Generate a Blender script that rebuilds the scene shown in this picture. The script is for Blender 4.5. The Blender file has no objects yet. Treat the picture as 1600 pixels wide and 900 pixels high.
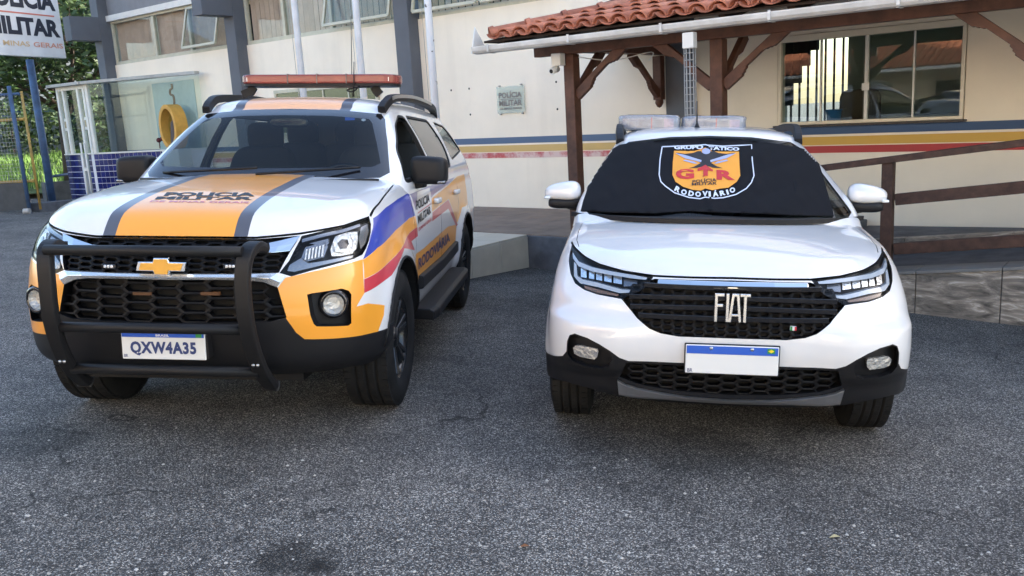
import bpy, bmesh, math, random
from mathutils import Vector, Matrix, noise
from mathutils.bvhtree import BVHTree
from mathutils.geometry import intersect_point_tri, delaunay_2d_cdt
from mathutils.interpolate import poly_3d_calc

# ------------------------------------------------------------------ camera
scene = bpy.context.scene
COL = scene.collection
R = math.radians
FPX, PITCH, ROLL, CAMH = 1354.97, R(11.5123), R(-3.2963), 1.5156
SLX, SLY = math.tan(R(-3.286)), math.tan(R(-1.537))       # the lot falls to the right and towards the building
AZ = R(38.62)                                             # the building's front runs back to the left
_fw = Vector((0, math.cos(PITCH), -math.sin(PITCH))); _r = Vector((1, 0, 0)); _u = _r.cross(_fw)
_c, _s = math.cos(ROLL), math.sin(ROLL)
CR, CU, CF = _r * _c + _u * _s, _u * _c - _r * _s, _fw
CAM = Vector((0, 0, CAMH))
cd = bpy.data.cameras.new('camera'); cam = bpy.data.objects.new('camera', cd); COL.objects.link(cam)
cam.matrix_world = Matrix(((CR.x, CU.x, -CF.x, 0), (CR.y, CU.y, -CF.y, 0), (CR.z, CU.z, -CF.z, CAMH), (0, 0, 0, 1)))
cd.sensor_width = 36; cd.lens = 36 * FPX / 1600; cd.clip_start = .05; cd.clip_end = 2000
scene.camera = cam

# ------------------------------------------------------------------ sky, sun, exposure
SUN_EL, SUN_AZ = R(26), R(75)         # azimuth from +Y (ahead) towards +X; the sun stands to the right, an added tall block out of view keeps the yard in shade
world = bpy.data.worlds.new('World'); scene.world = world; world.use_nodes = True
wt = world.node_tree; bg = wt.nodes['Background']
sky = wt.nodes.new('ShaderNodeTexSky'); sky.sky_type = 'NISHITA'; sky.sun_disc = False
sky.sun_elevation = SUN_EL; sky.sun_rotation = SUN_AZ; sky.air_density = 1.0; sky.dust_density = 2.0; sky.ozone_density = 1.0
wt.links.new(sky.outputs[0], bg.inputs[0]); bg.inputs[1].default_value = .15
sd = bpy.data.lights.new('sun', 'SUN'); sd.energy = 4.0; sd.angle = R(.53); sd.color = (1, .93, .82)
sun = bpy.data.objects.new('sun', sd); COL.objects.link(sun)
_sd = Vector((math.sin(SUN_AZ) * math.cos(SUN_EL), math.cos(SUN_AZ) * math.cos(SUN_EL), math.sin(SUN_EL)))
sun.rotation_euler = _sd.to_track_quat('Z', 'Y').to_euler(); sun.location = _sd * 60
vs = scene.view_settings; vs.view_transform = 'Standard'; vs.look = 'None'; vs.gamma = 1; vs.use_curve_mapping = False
vs.exposure = 2.12

# ------------------------------------------------------------------ helpers: pixels, frames
def pray(px, py):                       # photo pixel (1600 x 900) -> world direction
    return (CR * ((px - 800) / FPX) - CU * ((py - 450) / FPX) + CF).normalized()
def ground_z(x, y): return SLX * x + SLY * y
GN = Vector((-SLX, -SLY, 1)).normalized()
def ground_px(px, py):
    d = pray(px, py); t = -CAMH / (d.z - SLX * d.x - SLY * d.y); return CAM + d * t
BM = Matrix.Rotation(-AZ, 4, 'Z')       # building frame: x = along the front (right), y = depth, z = up
BI = BM.inverted()
def b_px(px, py, n):                    # pixel -> (s, n, z) on the vertical plane at depth n
    d = BI.to_3x3() @ pray(px, py); o = CAM
    t = n / d.y; return Vector((d.x * t, n, CAMH + d.z * t))
def b_gz(s, n):                         # ground height under a point of the building frame
    p = BM @ Vector((s, n, 0)); return ground_z(p.x, p.y)

# ------------------------------------------------------------------ helpers: materials
def mat(name, base=(.5, .5, .5), rough=.5, metal=0, coat=0, spec=.5, alpha=None, emit=None, var=0, vscale=6, bump=0, bscale=40, dirt=None, trans=0, ior=1.45, detail=6):
    m = bpy.data.materials.new(name); m.use_nodes = True; nt = m.node_tree; N = nt.nodes; L = nt.links
    b = N['Principled BSDF']
    b.inputs['Base Color'].default_value = (*base, 1); b.inputs['Roughness'].default_value = rough; b.inputs['Metallic'].default_value = metal
    b.inputs['Coat Weight'].default_value = coat; b.inputs['Coat Roughness'].default_value = .03; b.inputs['Specular IOR Level'].default_value = spec
    b.inputs['Transmission Weight'].default_value = trans; b.inputs['IOR'].default_value = ior
    tc = N.new('ShaderNodeTexCoord')
    if var or dirt:
        n = N.new('ShaderNodeTexNoise'); n.inputs['Scale'].default_value = vscale; n.inputs['Detail'].default_value = detail; n.inputs['Roughness'].default_value = .6
        L.new(tc.outputs['Object'], n.inputs['Vector'])
        mr = N.new('ShaderNodeMapRange'); mr.inputs['From Min'].default_value = .3; mr.inputs['From Max'].default_value = .7
        L.new(n.outputs['Fac'], mr.inputs['Value'])
        mx = N.new('ShaderNodeMix'); mx.data_type = 'RGBA'
        lo = dirt if dirt else tuple(c * (1 - var) for c in base); hi = base if dirt else tuple(min(1, c * (1 + var * .6)) for c in base)
        mx.inputs[6].default_value = (*lo, 1); mx.inputs[7].default_value = (*hi, 1)
        L.new(mr.outputs[0], mx.inputs[0]); L.new(mx.outputs[2], b.inputs['Base Color'])
        m['mixnode'] = mx.name
    if bump:
        n2 = N.new('ShaderNodeTexNoise'); n2.inputs['Scale'].default_value = bscale; n2.inputs['Detail'].default_value = 5
        L.new(tc.outputs['Object'], n2.inputs['Vector'])
        bp = N.new('ShaderNodeBump'); bp.inputs['Strength'].default_value = bump; bp.inputs['Distance'].default_value = .01
        L.new(n2.outputs['Fac'], bp.inputs['Height']); L.new(bp.outputs[0], b.inputs['Normal'])
    if emit:
        b.inputs['Emission Color'].default_value = (*emit[:3], 1); b.inputs['Emission Strength'].default_value = emit[3]
    return m
def glass_mat(name, tint=(.8, .85, .85), refl=1.0, rough=0.0, body=0.0, bodycol=(.1, .1, .1), ior=1.5):
    """thin sheet glass: fresnel-weighted mirror over a tinted clear sheet, with a little body colour"""
    m = bpy.data.materials.new(name); m.use_nodes = True; nt = m.node_tree; N = nt.nodes; L = nt.links
    for n in list(N): N.remove(n)
    o = N.new('ShaderNodeOutputMaterial'); t = N.new('ShaderNodeBsdfTransparent'); t.inputs[0].default_value = (*tint, 1)
    g = N.new('ShaderNodeBsdfGlossy'); g.inputs['Roughness'].default_value = rough
    fr = N.new('ShaderNodeFresnel'); ge = N.new('ShaderNodeNewGeometry'); im = N.new('ShaderNodeMix'); im.data_type = 'FLOAT'    # same reflectance from both sides of a sheet
    im.inputs[2].default_value = ior; im.inputs[3].default_value = 1 / ior; L.new(ge.outputs['Backfacing'], im.inputs[0]); L.new(im.outputs[0], fr.inputs['IOR'])
    mu = N.new('ShaderNodeMath'); mu.operation = 'MULTIPLY'; mu.inputs[1].default_value = refl; mu.use_clamp = True
    L.new(fr.outputs[0], mu.inputs[0])
    src = t.outputs[0]
    if body:
        d = N.new('ShaderNodeBsdfDiffuse'); d.inputs[0].default_value = (*bodycol, 1)
        mb_ = N.new('ShaderNodeMixShader'); mb_.inputs[0].default_value = body; L.new(t.outputs[0], mb_.inputs[1]); L.new(d.outputs[0], mb_.inputs[2]); src = mb_.outputs[0]
    mx = N.new('ShaderNodeMixShader'); L.new(mu.outputs[0], mx.inputs[0]); L.new(src, mx.inputs[1]); L.new(g.outputs[0], mx.inputs[2])
    L.new(mx.outputs[0], o.inputs[0]); return m

# ------------------------------------------------------------------ helpers: meshes
class MB:
    def __init__(s): s.v = []; s.f = []; s.sm = []
    def add(s, vs, fs, smooth=False):
        o = len(s.v); s.v += [Vector(v) for v in vs]; s.f += [tuple(i + o for i in f) for f in fs]; s.sm += [smooth] * len(fs); return s
    def box(s, x0, x1, y0, y1, z0, z1):
        v = [(x, y, z) for z in (z0, z1) for y in (y0, y1) for x in (x0, x1)]
        return s.add(v, [(0, 2, 3, 1), (4, 5, 7, 6), (0, 1, 5, 4), (2, 6, 7, 3), (0, 4, 6, 2), (1, 3, 7, 5)])
    def obox(s, c, ax, ay, az):         # centre and three half-axis vectors
        c, ax, ay, az = Vector(c), Vector(ax), Vector(ay), Vector(az)
        v = [c + ax * i + ay * j + az * k for k in (-1, 1) for j in (-1, 1) for i in (-1, 1)]
        return s.add(v, [(0, 2, 3, 1), (4, 5, 7, 6), (0, 1, 5, 4), (2, 6, 7, 3), (0, 4, 6, 2), (1, 3, 7, 5)])
    def bar(s, p, q, w, h, up=(0, 0, 1)):   # rectangular bar p->q, w across, h along up
        p, q = Vector(p), Vector(q); d = (q - p); u = Vector(up); a = d.cross(u).normalized(); u = a.cross(d).normalized()
        return s.obox((p + q) / 2, a * w / 2, d / 2, u * h / 2)
    def prism(s, poly, vec):            # planar polygon (3d points) extruded by vec
        n = len(poly); p = [Vector(q) for q in poly]; vec = Vector(vec)
        return s.add(p + [q + vec for q in p], [tuple(range(n))[::-1], tuple(range(n, 2 * n))] + [(i, (i + 1) % n, n + (i + 1) % n, n + i) for i in range(n)])
    def tube(s, pts, r, n=10, caps=True, closed=False):
        pts = [Vector(p) for p in pts]; m = len(pts); rs = r if isinstance(r, (list, tuple)) else [r] * m
        vs, fs = [], []; prev = None
        for i, p in enumerate(pts):
            d = (pts[(i + 1) % m] - pts[i - 1]) if closed else (pts[min(i + 1, m - 1)] - pts[max(i - 1, 0)]); d.normalize()
            if prev is None: a = d.orthogonal().normalized()
            else:
                a = prev - d * prev.dot(d); a = a.normalized() if a.length > 1e-6 else d.orthogonal().normalized()
            prev = a; b = d.cross(a)
            for k in range(n):
                t = 2 * math.pi * k / n; vs.append(p + (a * math.cos(t) + b * math.sin(t)) * rs[i])
        for i in range(m if closed else m - 1):
            for k in range(n):
                j = (i + 1) % m; fs.append((i * n + k, i * n + (k + 1) % n, j * n + (k + 1) % n, j * n + k))
        o = len(s.v); s.add(vs, fs, True)
        if caps and not closed:
            s.f += [tuple(o + k for k in range(n))[::-1], tuple(o + (m - 1) * n + k for k in range(n))]; s.sm += [False, False]
        return s
    def sweep(s, pts, sect, up=(0, 0, 1), smooth=False):    # section [(a,b)] swept along pts; a across, b along up
        pts = [Vector(p) for p in pts]; m = len(pts); k = len(sect); vs = []
        for i, p in enumerate(pts):
            d = (pts[min(i + 1, m - 1)] - pts[max(i - 1, 0)]).normalized(); a = d.cross(Vector(up)).normalized(); u = a.cross(d)
            vs += [p + a * q[0] + u * q[1] for q in sect]
        fs = [(i * k + j, i * k + (j + 1) % k, (i + 1) * k + (j + 1) % k, (i + 1) * k + j) for i in range(m - 1) for j in range(k)]
        s.add(vs, fs, smooth); o = len(s.v) - m * k
        s.f += [tuple(o + j for j in range(k))[::-1], tuple(o + (m - 1) * k + j for j in range(k))]; s.sm += [False, False]; return s
    def lathe(s, prof, c, axis, n=32, smooth=True, closed=False):   # prof: (radius, offset along axis)
        c = Vector(c); ax = Vector(axis).normalized(); a = ax.orthogonal().normalized(); b = ax.cross(a); m = len(prof); vs = []
        for (r, h) in prof:
            for k in range(n):
                t = 2 * math.pi * k / n; vs.append(c + ax * h + (a * math.cos(t) + b * math.sin(t)) * r)
        fs = [(i * n + k, i * n + (k + 1) % n, ((i + 1) % m) * n + (k + 1) % n, ((i + 1) % m) * n + k) for i in range(m if closed else m - 1) for k in range(n)]
        return s.add(vs, fs, smooth)
    def sell(s, c, r, e1=.6, e2=.6, nu=28, nv=16, f=None):    # superellipsoid
        sp = lambda v, e: math.copysign(abs(v) ** e, v); vs = []; fs = []
        for j in range(nv + 1):
            ph = -math.pi / 2 + math.pi * j / nv
            for i in range(nu):
                th = 2 * math.pi * i / nu
                p = Vector((r[0] * sp(math.cos(ph), e1) * sp(math.cos(th), e2), r[1] * sp(math.cos(ph), e1) * sp(math.sin(th), e2), r[2] * sp(math.sin(ph), e1)))
                if f: p = f(p)
                vs.append(p + Vector(c))
        for j in range(nv):
            for i in range(nu): fs.append((j * nu + i, j * nu + (i + 1) % nu, (j + 1) * nu + (i + 1) % nu, (j + 1) * nu + i))
        return s.add(vs, fs, True)
    def mirrored(s):
        o = MB(); o.v = [Vector((-v.x, v.y, v.z)) for v in s.v]; o.f = [f[::-1] for f in s.f]; o.sm = list(s.sm); return o
    def mesh(s, name):
        me = bpy.data.meshes.new(name); me.from_pydata([tuple(v) for v in s.v], [], s.f)
        me.polygons.foreach_set('use_smooth', s.sm); me.update(); return me
def link(o, parent=None):
    COL.objects.link(o)
    if parent is not None: o.parent = parent
    return o
def tag(o, label=None, cat=None, group=None, kind=None):
    if label: o['label'] = label
    if cat: o['category'] = cat
    if group: o['group'] = group
    if kind: o['kind'] = kind
    return o
def part(name, mb, m, parent=None, bevel=0, seg=2, mats=None, solid=0):
    me = mb if isinstance(mb, bpy.types.Mesh) else mb.mesh(name)
    if m is not None and not me.materials: me.materials.append(m)
    o = link(bpy.data.objects.new(name, me), parent)
    if solid:
        q = o.modifiers.new('solid', 'SOLIDIFY'); q.thickness = solid; q.offset = -1
    if bevel:
        q = o.modifiers.new('bevel', 'BEVEL'); q.width = bevel; q.segments = seg; q.limit_method = 'ANGLE'; q.angle_limit = R(40); q.harden_normals = False
    return o
def empty(name, label, cat, matrix=None, group=None):
    o = bpy.data.objects.new(name, None); o.empty_display_size = .1; link(o)
    if matrix is not None: o.matrix_world = matrix
    return tag(o, label, cat, group)
def bthing(name, label, cat, s, n, z, group=None):      # an Empty standing in the building frame
    return empty(name, label, cat, BM @ Matrix.Translation((s, n, z)), group)
def btop(name, mb, m, label=None, cat=None, group=None, kind=None, bevel=0):   # one-mesh thing given in building coordinates
    o = part(name, mb, m, None, bevel); o.matrix_world = BM; return tag(o, label, cat, group, kind)
def copy_tree(o, parent=None):
    c = o.copy(); link(c)
    if parent is not None: c.parent = parent
    for ch in o.children: copy_tree(ch, c)
    return c
_fonts = {}
def text_mesh(body, bold=0.0, shear=0.0, res=3, spacing=1.0):
    """flat text as (verts2d, faces), normalised to 0..1 in both directions, and its aspect"""
    cu = bpy.data.curves.new('txt', 'FONT'); cu.body = body; cu.offset = bold; cu.shear = shear; cu.resolution_u = res; cu.fill_mode = 'FRONT'; cu.space_character = spacing; cu.align_x = 'CENTER'
    ob = bpy.data.objects.new('txt', cu); COL.objects.link(ob); dg = bpy.context.evaluated_depsgraph_get(); dg.update()
    me = ob.evaluated_get(dg).to_mesh(); v = [(p.co.x, p.co.y) for p in me.vertices]; f = [tuple(p.vertices) for p in me.polygons]
    ob.evaluated_get(dg).to_mesh_clear(); bpy.data.objects.remove(ob); bpy.data.curves.remove(cu)
    x0, x1 = min(p[0] for p in v), max(p[0] for p in v); y0, y1 = min(p[1] for p in v), max(p[1] for p in v)
    return [((x - x0) / (x1 - x0), (y - y0) / (y1 - y0)) for x, y in v], f, (x1 - x0) / (y1 - y0)
def text_quad(body, o, ex, ey, lift, **k):      # text filling the parallelogram o + u ex + v ey, lifted off it
    v, f, a = text_mesh(body, **k); o, ex, ey = Vector(o), Vector(ex), Vector(ey); n = ex.cross(ey).normalized() * lift
    return MB().add([o + ex * p[0] + ey * p[1] + n for p in v], f)
def inpoly(p, poly):
    x, y = p; c = False; j = len(poly) - 1
    for i in range(len(poly)):
        xi, yi = poly[i]; xj, yj = poly[j]
        if (yi > y) != (yj > y) and x < (xj - xi) * (y - yi) / (yj - yi) + xi: c = not c
        j = i
    return c
def lerp_tab(tab, x):                            # smooth (Catmull-Rom / monotone-ish) table lookup
    if x <= tab[0][0]: return tab[0][1]
    if x >= tab[-1][0]: return tab[-1][1]
    for i in range(len(tab) - 1):
        x0, y0 = tab[i]; x1, y1 = tab[i + 1]
        if x <= x1:
            h = x1 - x0; t = (x - x0) / h; d = (y1 - y0) / h
            dl = (y0 - tab[i - 1][1]) / (x0 - tab[i - 1][0]) if i > 0 else d
            dr = (tab[i + 2][1] - y1) / (tab[i + 2][0] - x1) if i + 2 < len(tab) else d
            m0 = 0 if dl * d <= 0 else 2 * dl * d / (dl + d); m1 = 0 if dr * d <= 0 else 2 * dr * d / (dr + d)
            t2, t3 = t * t, t * t * t
            return y0 * (2 * t3 - 3 * t2 + 1) + m0 * h * (t3 - 2 * t2 + t) + y1 * (-2 * t3 + 3 * t2) + m1 * h * (t3 - t2)
def sstep(a, b, x):
    t = max(0, min(1, (x - a) / (b - a))); return t * t * (3 - 2 * t)
def smooth_poly(pts, k=4, closed=True):          # Catmull-Rom through 2d points
    n = len(pts); out = []
    rng = range(n) if closed else range(n - 1)
    for i in rng:
        g = (lambda j: pts[j % n]) if closed else (lambda j: pts[max(0, min(n - 1, j))])
        p0, p1, p2, p3 = g(i - 1), g(i), g(i + 1), g(i + 2)
        for q in range(k):
            t = q / k
            out.append(tuple(.5 * (2 * b + (c - a) * t + (2 * a - 5 * b + 4 * c - d) * t * t + (3 * b - a - 3 * c + d) * t ** 3) for a, b, c, d in zip(p0, p1, p2, p3)))
    if not closed: out.append(tuple(pts[-1]))
    return out
def round_poly(pts, r, k=4):                     # polygon with rounded corners; r number or list
    n = len(pts); out = []
    for i in range(n):
        p = Vector(pts[i][:2]); a = Vector(pts[i - 1][:2]); b = Vector(pts[(i + 1) % n][:2]); rr = r[i] if isinstance(r, (list, tuple)) else r
        da, db = (a - p), (b - p); ra = min(rr, da.length * .48); rb = min(rr, db.length * .48)
        if rr <= 0: out.append((p.x, p.y)); continue
        A, B = p + da.normalized() * ra, p + db.normalized() * rb
        for q in range(k + 1):
            t = q / k; v = A * (1 - t) ** 2 + p * 2 * t * (1 - t) + B * t * t; out.append((v.x, v.y))
    return out

# ------------------------------------------------------------------ helpers: car shells
AXI = {'x': (1, 2), 'y': (0, 2), 'z': (0, 1)}
class Shell:
    """smooth analytic surface that can be cut along outlines; the pieces keep the surface's own normals"""
    def __init__(s, verts, faces):
        me = bpy.data.meshes.new('tmp'); me.from_pydata([tuple(v) for v in verts], [], faces)
        s.bm = bmesh.new(); s.bm.from_mesh(me); bpy.data.meshes.remove(me)
        bmesh.ops.remove_doubles(s.bm, verts=s.bm.verts[:], dist=1e-5)
        bmesh.ops.recalc_face_normals(s.bm, faces=s.bm.faces[:])
        s.bm.normal_update(); s.fix()
    def fix(s):
        s.bm.verts.ensure_lookup_table(); s.bm.faces.ensure_lookup_table(); s.bm.verts.index_update(); s.bm.faces.index_update()
        s.ov = [v.co.copy() for v in s.bm.verts]; s.on = [v.normal.copy() for v in s.bm.verts]; s.of = [[v.index for v in f.verts] for f in s.bm.faces]
        s.bvh = BVHTree.FromPolygons(s.ov, s.of)
    def normal(s, p):
        q, n, i, d = s.bvh.find_nearest(p)
        vs = s.of[i]; w = poly_3d_calc([s.ov[k] for k in vs], q); r = Vector((0, 0, 0))
        for k, a in zip(vs, w): r += s.on[k] * a
        return r.normalized()
    def hit(s, o, d):
        return s.bvh.ray_cast(Vector(o), Vector(d))[0]
    def cut(s, poly, axis='y', filt=None):
        ia, ib = AXI[axis]; P = lambda co: (co[ia], co[ib])
        x0, x1 = min(p[0] for p in poly), max(p[0] for p in poly); y0, y1 = min(p[1] for p in poly), max(p[1] for p in poly)
        def near(f, a0, a1, b0, b1):
            u = [v.co[ia] for v in f.verts]; w = [v.co[ib] for v in f.verts]
            return max(u) >= a0 and min(u) <= a1 and max(w) >= b0 and min(w) <= b1
        cand = {f for f in s.bm.faces if near(f, x0, x1, y0, y1) and (filt is None or filt(f))}
        ax = Vector((0, 0, 0)); ax['xyz'.index(axis)] = 1
        n = len(poly)
        for i in range(n):
            a, b = poly[i], poly[(i + 1) % n]
            if (a[0] - b[0]) ** 2 + (a[1] - b[1]) ** 2 < 1e-10: continue
            sub = [f for f in cand if f.is_valid and near(f, min(a[0], b[0]), max(a[0], b[0]), min(a[1], b[1]), max(a[1], b[1]))]
            if not sub: continue
            co = Vector((0, 0, 0)); co[ia], co[ib] = a; dv = Vector((0, 0, 0)); dv[ia], dv[ib] = b[0] - a[0], b[1] - a[1]
            no = dv.cross(ax).normalized()
            geom = list({v for f in sub for v in f.verts}) + list({e for f in sub for e in f.edges}) + sub
            keep = cand - set(sub)
            res = bmesh.ops.bisect_plane(s.bm, geom=geom, dist=1e-6, plane_co=co, plane_no=no)
            cand = {f for f in keep if f.is_valid} | {g for g in res['geom'] if isinstance(g, bmesh.types.BMFace)}
        return [f for f in cand if f.is_valid and inpoly(P(f.calc_center_median()), poly)]
    def take(s, faces):                           # remove faces from the shell, give them back as MB
        mb = MB(); idx = {}
        for f in faces:
            fi = []
            for v in f.verts:
                if v not in idx: idx[v] = len(mb.v); mb.v.append(v.co.copy())
                fi.append(idx[v])
            mb.f.append(tuple(fi)); mb.sm.append(True)
        bmesh.ops.delete(s.bm, geom=list(faces), context='FACES'); return mb
    def mesh_of(s, mb, name, offset=0.0):         # MB with the shell's normals
        nn = [s.normal(v) for v in mb.v]
        o = MB(); o.v = [v + n * offset for v, n in zip(mb.v, nn)]; o.f = mb.f; o.sm = mb.sm
        me = o.mesh(name); me.normals_split_custom_set_from_vertices([tuple(n) for n in nn]); return me
    def finish(s, name, mats):
        bmesh.ops.delete(s.bm, geom=[v for v in s.bm.verts if not v.link_faces], context='VERTS')
        me = bpy.data.meshes.new(name); s.bm.to_mesh(me)
        for m in mats: me.materials.append(m)
        me.polygons.foreach_set('use_smooth', [True] * len(me.polygons))
        me.normals_split_custom_set_from_vertices([tuple(s.normal(v.co)) for v in me.vertices]); return me
def boundary(mb):
    cnt = {}
    for f in mb.f:
        for i in range(len(f)):
            e = (f[i], f[(i + 1) % len(f)]); k = tuple(sorted(e)); cnt.setdefault(k, []).append(e)
    return [v[0] for v in cnt.values() if len(v) == 1]
def skirt(mb, vec, inset=0.0):                    # walls going in from the rim of a piece; vec may be a function of the point
    o = MB(); g = vec if callable(vec) else (lambda p: Vector(vec))
    for a, b in boundary(mb): o.add([mb.v[a], mb.v[b], mb.v[b] + g(mb.v[b]), mb.v[a] + g(mb.v[a])], [(0, 1, 2, 3)], True)
    return o
def moved(mb, vec):
    g = vec if callable(vec) else (lambda p: Vector(vec)); o = MB(); o.v = [v + g(v) for v in mb.v]; o.f = list(mb.f); o.sm = list(mb.sm); return o
def ribbon(pts, w):                               # polygon of width w round a 2d polyline
    L, Rr = [], []
    for i in range(len(pts)):
        a = Vector(pts[max(i - 1, 0)]); b = Vector(pts[min(i + 1, len(pts) - 1)]); d = (b - a).normalized(); n = Vector((-d.y, d.x)) * w / 2
        p = Vector(pts[i]); L.append(tuple(p + n)); Rr.append(tuple(p - n))
    return L + Rr[::-1]
def hexframes(poly, cw, ch, t, yf, depth, k=.62):
    """honeycomb of flat-topped cells inside poly (x,z); yf(x,z) gives the y of the face"""
    mb = MB(); x0, x1 = min(p[0] for p in poly), max(p[0] for p in poly); z0, z1 = min(p[1] for p in poly), max(p[1] for p in poly)
    a = cw / 2; px = cw * (1 + k) / 2
    i0, i1 = int(x0 / px) - 2, int(x1 / px) + 2
    for i in range(i0, i1 + 1):
        for j in range(-2, int((z1 - z0) / ch) + 3):
            cx, cz = i * px, z0 + (j + (.5 if i % 2 else 0)) * ch
            if not inpoly((cx, cz), poly): continue
            hx = [(a, 0), (a * k, ch / 2), (-a * k, ch / 2), (-a, 0), (-a * k, -ch / 2), (a * k, -ch / 2)]
            sx, sz = (a - t) / a, (ch / 2 - t / 2) / (ch / 2)
            O = [(cx + p[0], cz + p[1]) for p in hx]; I = [(cx + p[0] * sx, cz + p[1] * sz) for p in hx]
            v = [Vector((p[0], yf(*p), p[1])) for p in O] + [Vector((p[0], yf(*p) + .003, p[1])) for p in I] + [Vector((p[0], yf(*p) + depth, p[1])) for p in I]
            mb.add(v, [(q, (q + 1) % 6, 6 + (q + 1) % 6, 6 + q) for q in range(6)] + [(6 + q, 6 + (q + 1) % 6, 12 + (q + 1) % 6, 12 + q) for q in range(6)])
    return mb
def car_matrix(X, Y, yaw):
    n = GN; b = Vector((math.sin(yaw), math.cos(yaw), 0)); b = (b - n * b.dot(n)).normalized(); x = b.cross(n)
    return Matrix(((x.x, b.x, n.x, X), (x.y, b.y, n.y, Y), (x.z, b.z, n.z, ground_z(X, Y)), (0, 0, 0, 1)))
class Car:
    """frame: x to the right as seen from the front, y towards the tail, z up; origin under the nose"""
    def __init__(s, X, Y, yaw):
        s.M = car_matrix(X, Y, yaw); s.I = s.M.inverted(); s.o = s.I @ CAM
    def d(s, px, py): return (s.I.to_3x3() @ pray(px, py)).normalized()
    def on(s, sh, px, py):                        # pixel -> point on a shell
        return sh.hit(s.o, s.d(px, py))
    def aty(s, px, py, y): d = s.d(px, py); return s.o + d * ((y - s.o.y) / d.y)
    def atx(s, px, py, x): d = s.d(px, py); return s.o + d * ((x - s.o.x) / d.x)
    def atz(s, px, py, z): d = s.d(px, py); return s.o + d * ((z - s.o.z) / d.z)
    def pj(s, p):                                 # car point -> pixel
        q = s.M @ Vector(p) - CAM; w = q.dot(CF); return (800 + FPX * q.dot(CR) / w, 450 - FPX * q.dot(CU) / w)
def contour(w, yF, LF, nF, yR, LR, nR, nf=44, ns=56, nr=16):
    """half plan outline from nose centre round the side to tail centre, evenly spaced in three stretches"""
    def se(n, L, k, rev):
        d = []
        for i in range(201):
            th = math.pi / 2 * i / 200; d.append((w * math.sin(th) ** (2 / n), L * (1 - math.cos(th) ** (2 / n))))
        cum = [0]
        for a, b in zip(d, d[1:]): cum.append(cum[-1] + math.hypot(b[0] - a[0], b[1] - a[1]))
        out = []; j = 0
        for i in range(k + 1):
            t = cum[-1] * i / k
            while j < 199 and cum[j + 1] < t: j += 1
            u = (t - cum[j]) / max(1e-9, cum[j + 1] - cum[j]); out.append((d[j][0] + (d[j + 1][0] - d[j][0]) * u, d[j][1] + (d[j + 1][1] - d[j][1]) * u))
        return out
    F = [(x, yF + y) for x, y in se(nF, LF, nf, 0)]; B = [(x, yR - y) for x, y in se(nR, LR, nr, 1)][::-1]
    a, b = F[-1][1], B[0][1]
    return F + [(w, a + (b - a) * i / ns) for i in range(1, ns)] + B
def grid_shell(rings, close_mid=True):
    """rings of half outlines (x>=0) -> mirrored grid"""
    nu = len(rings[0]); V = []; Fc = []
    for sgn in (1, -1):
        o = len(V)
        for r in rings: V += [Vector((p[0] * sgn, p[1], p[2])) for p in r]
        for i in range(len(rings) - 1):
            for j in range(nu - 1):
                q = (o + i * nu + j, o + i * nu + j + 1, o + (i + 1) * nu + j + 1, o + (i + 1) * nu + j)
                Fc.append(q if sgn > 0 else q[::-1])
    return V, Fc
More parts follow.
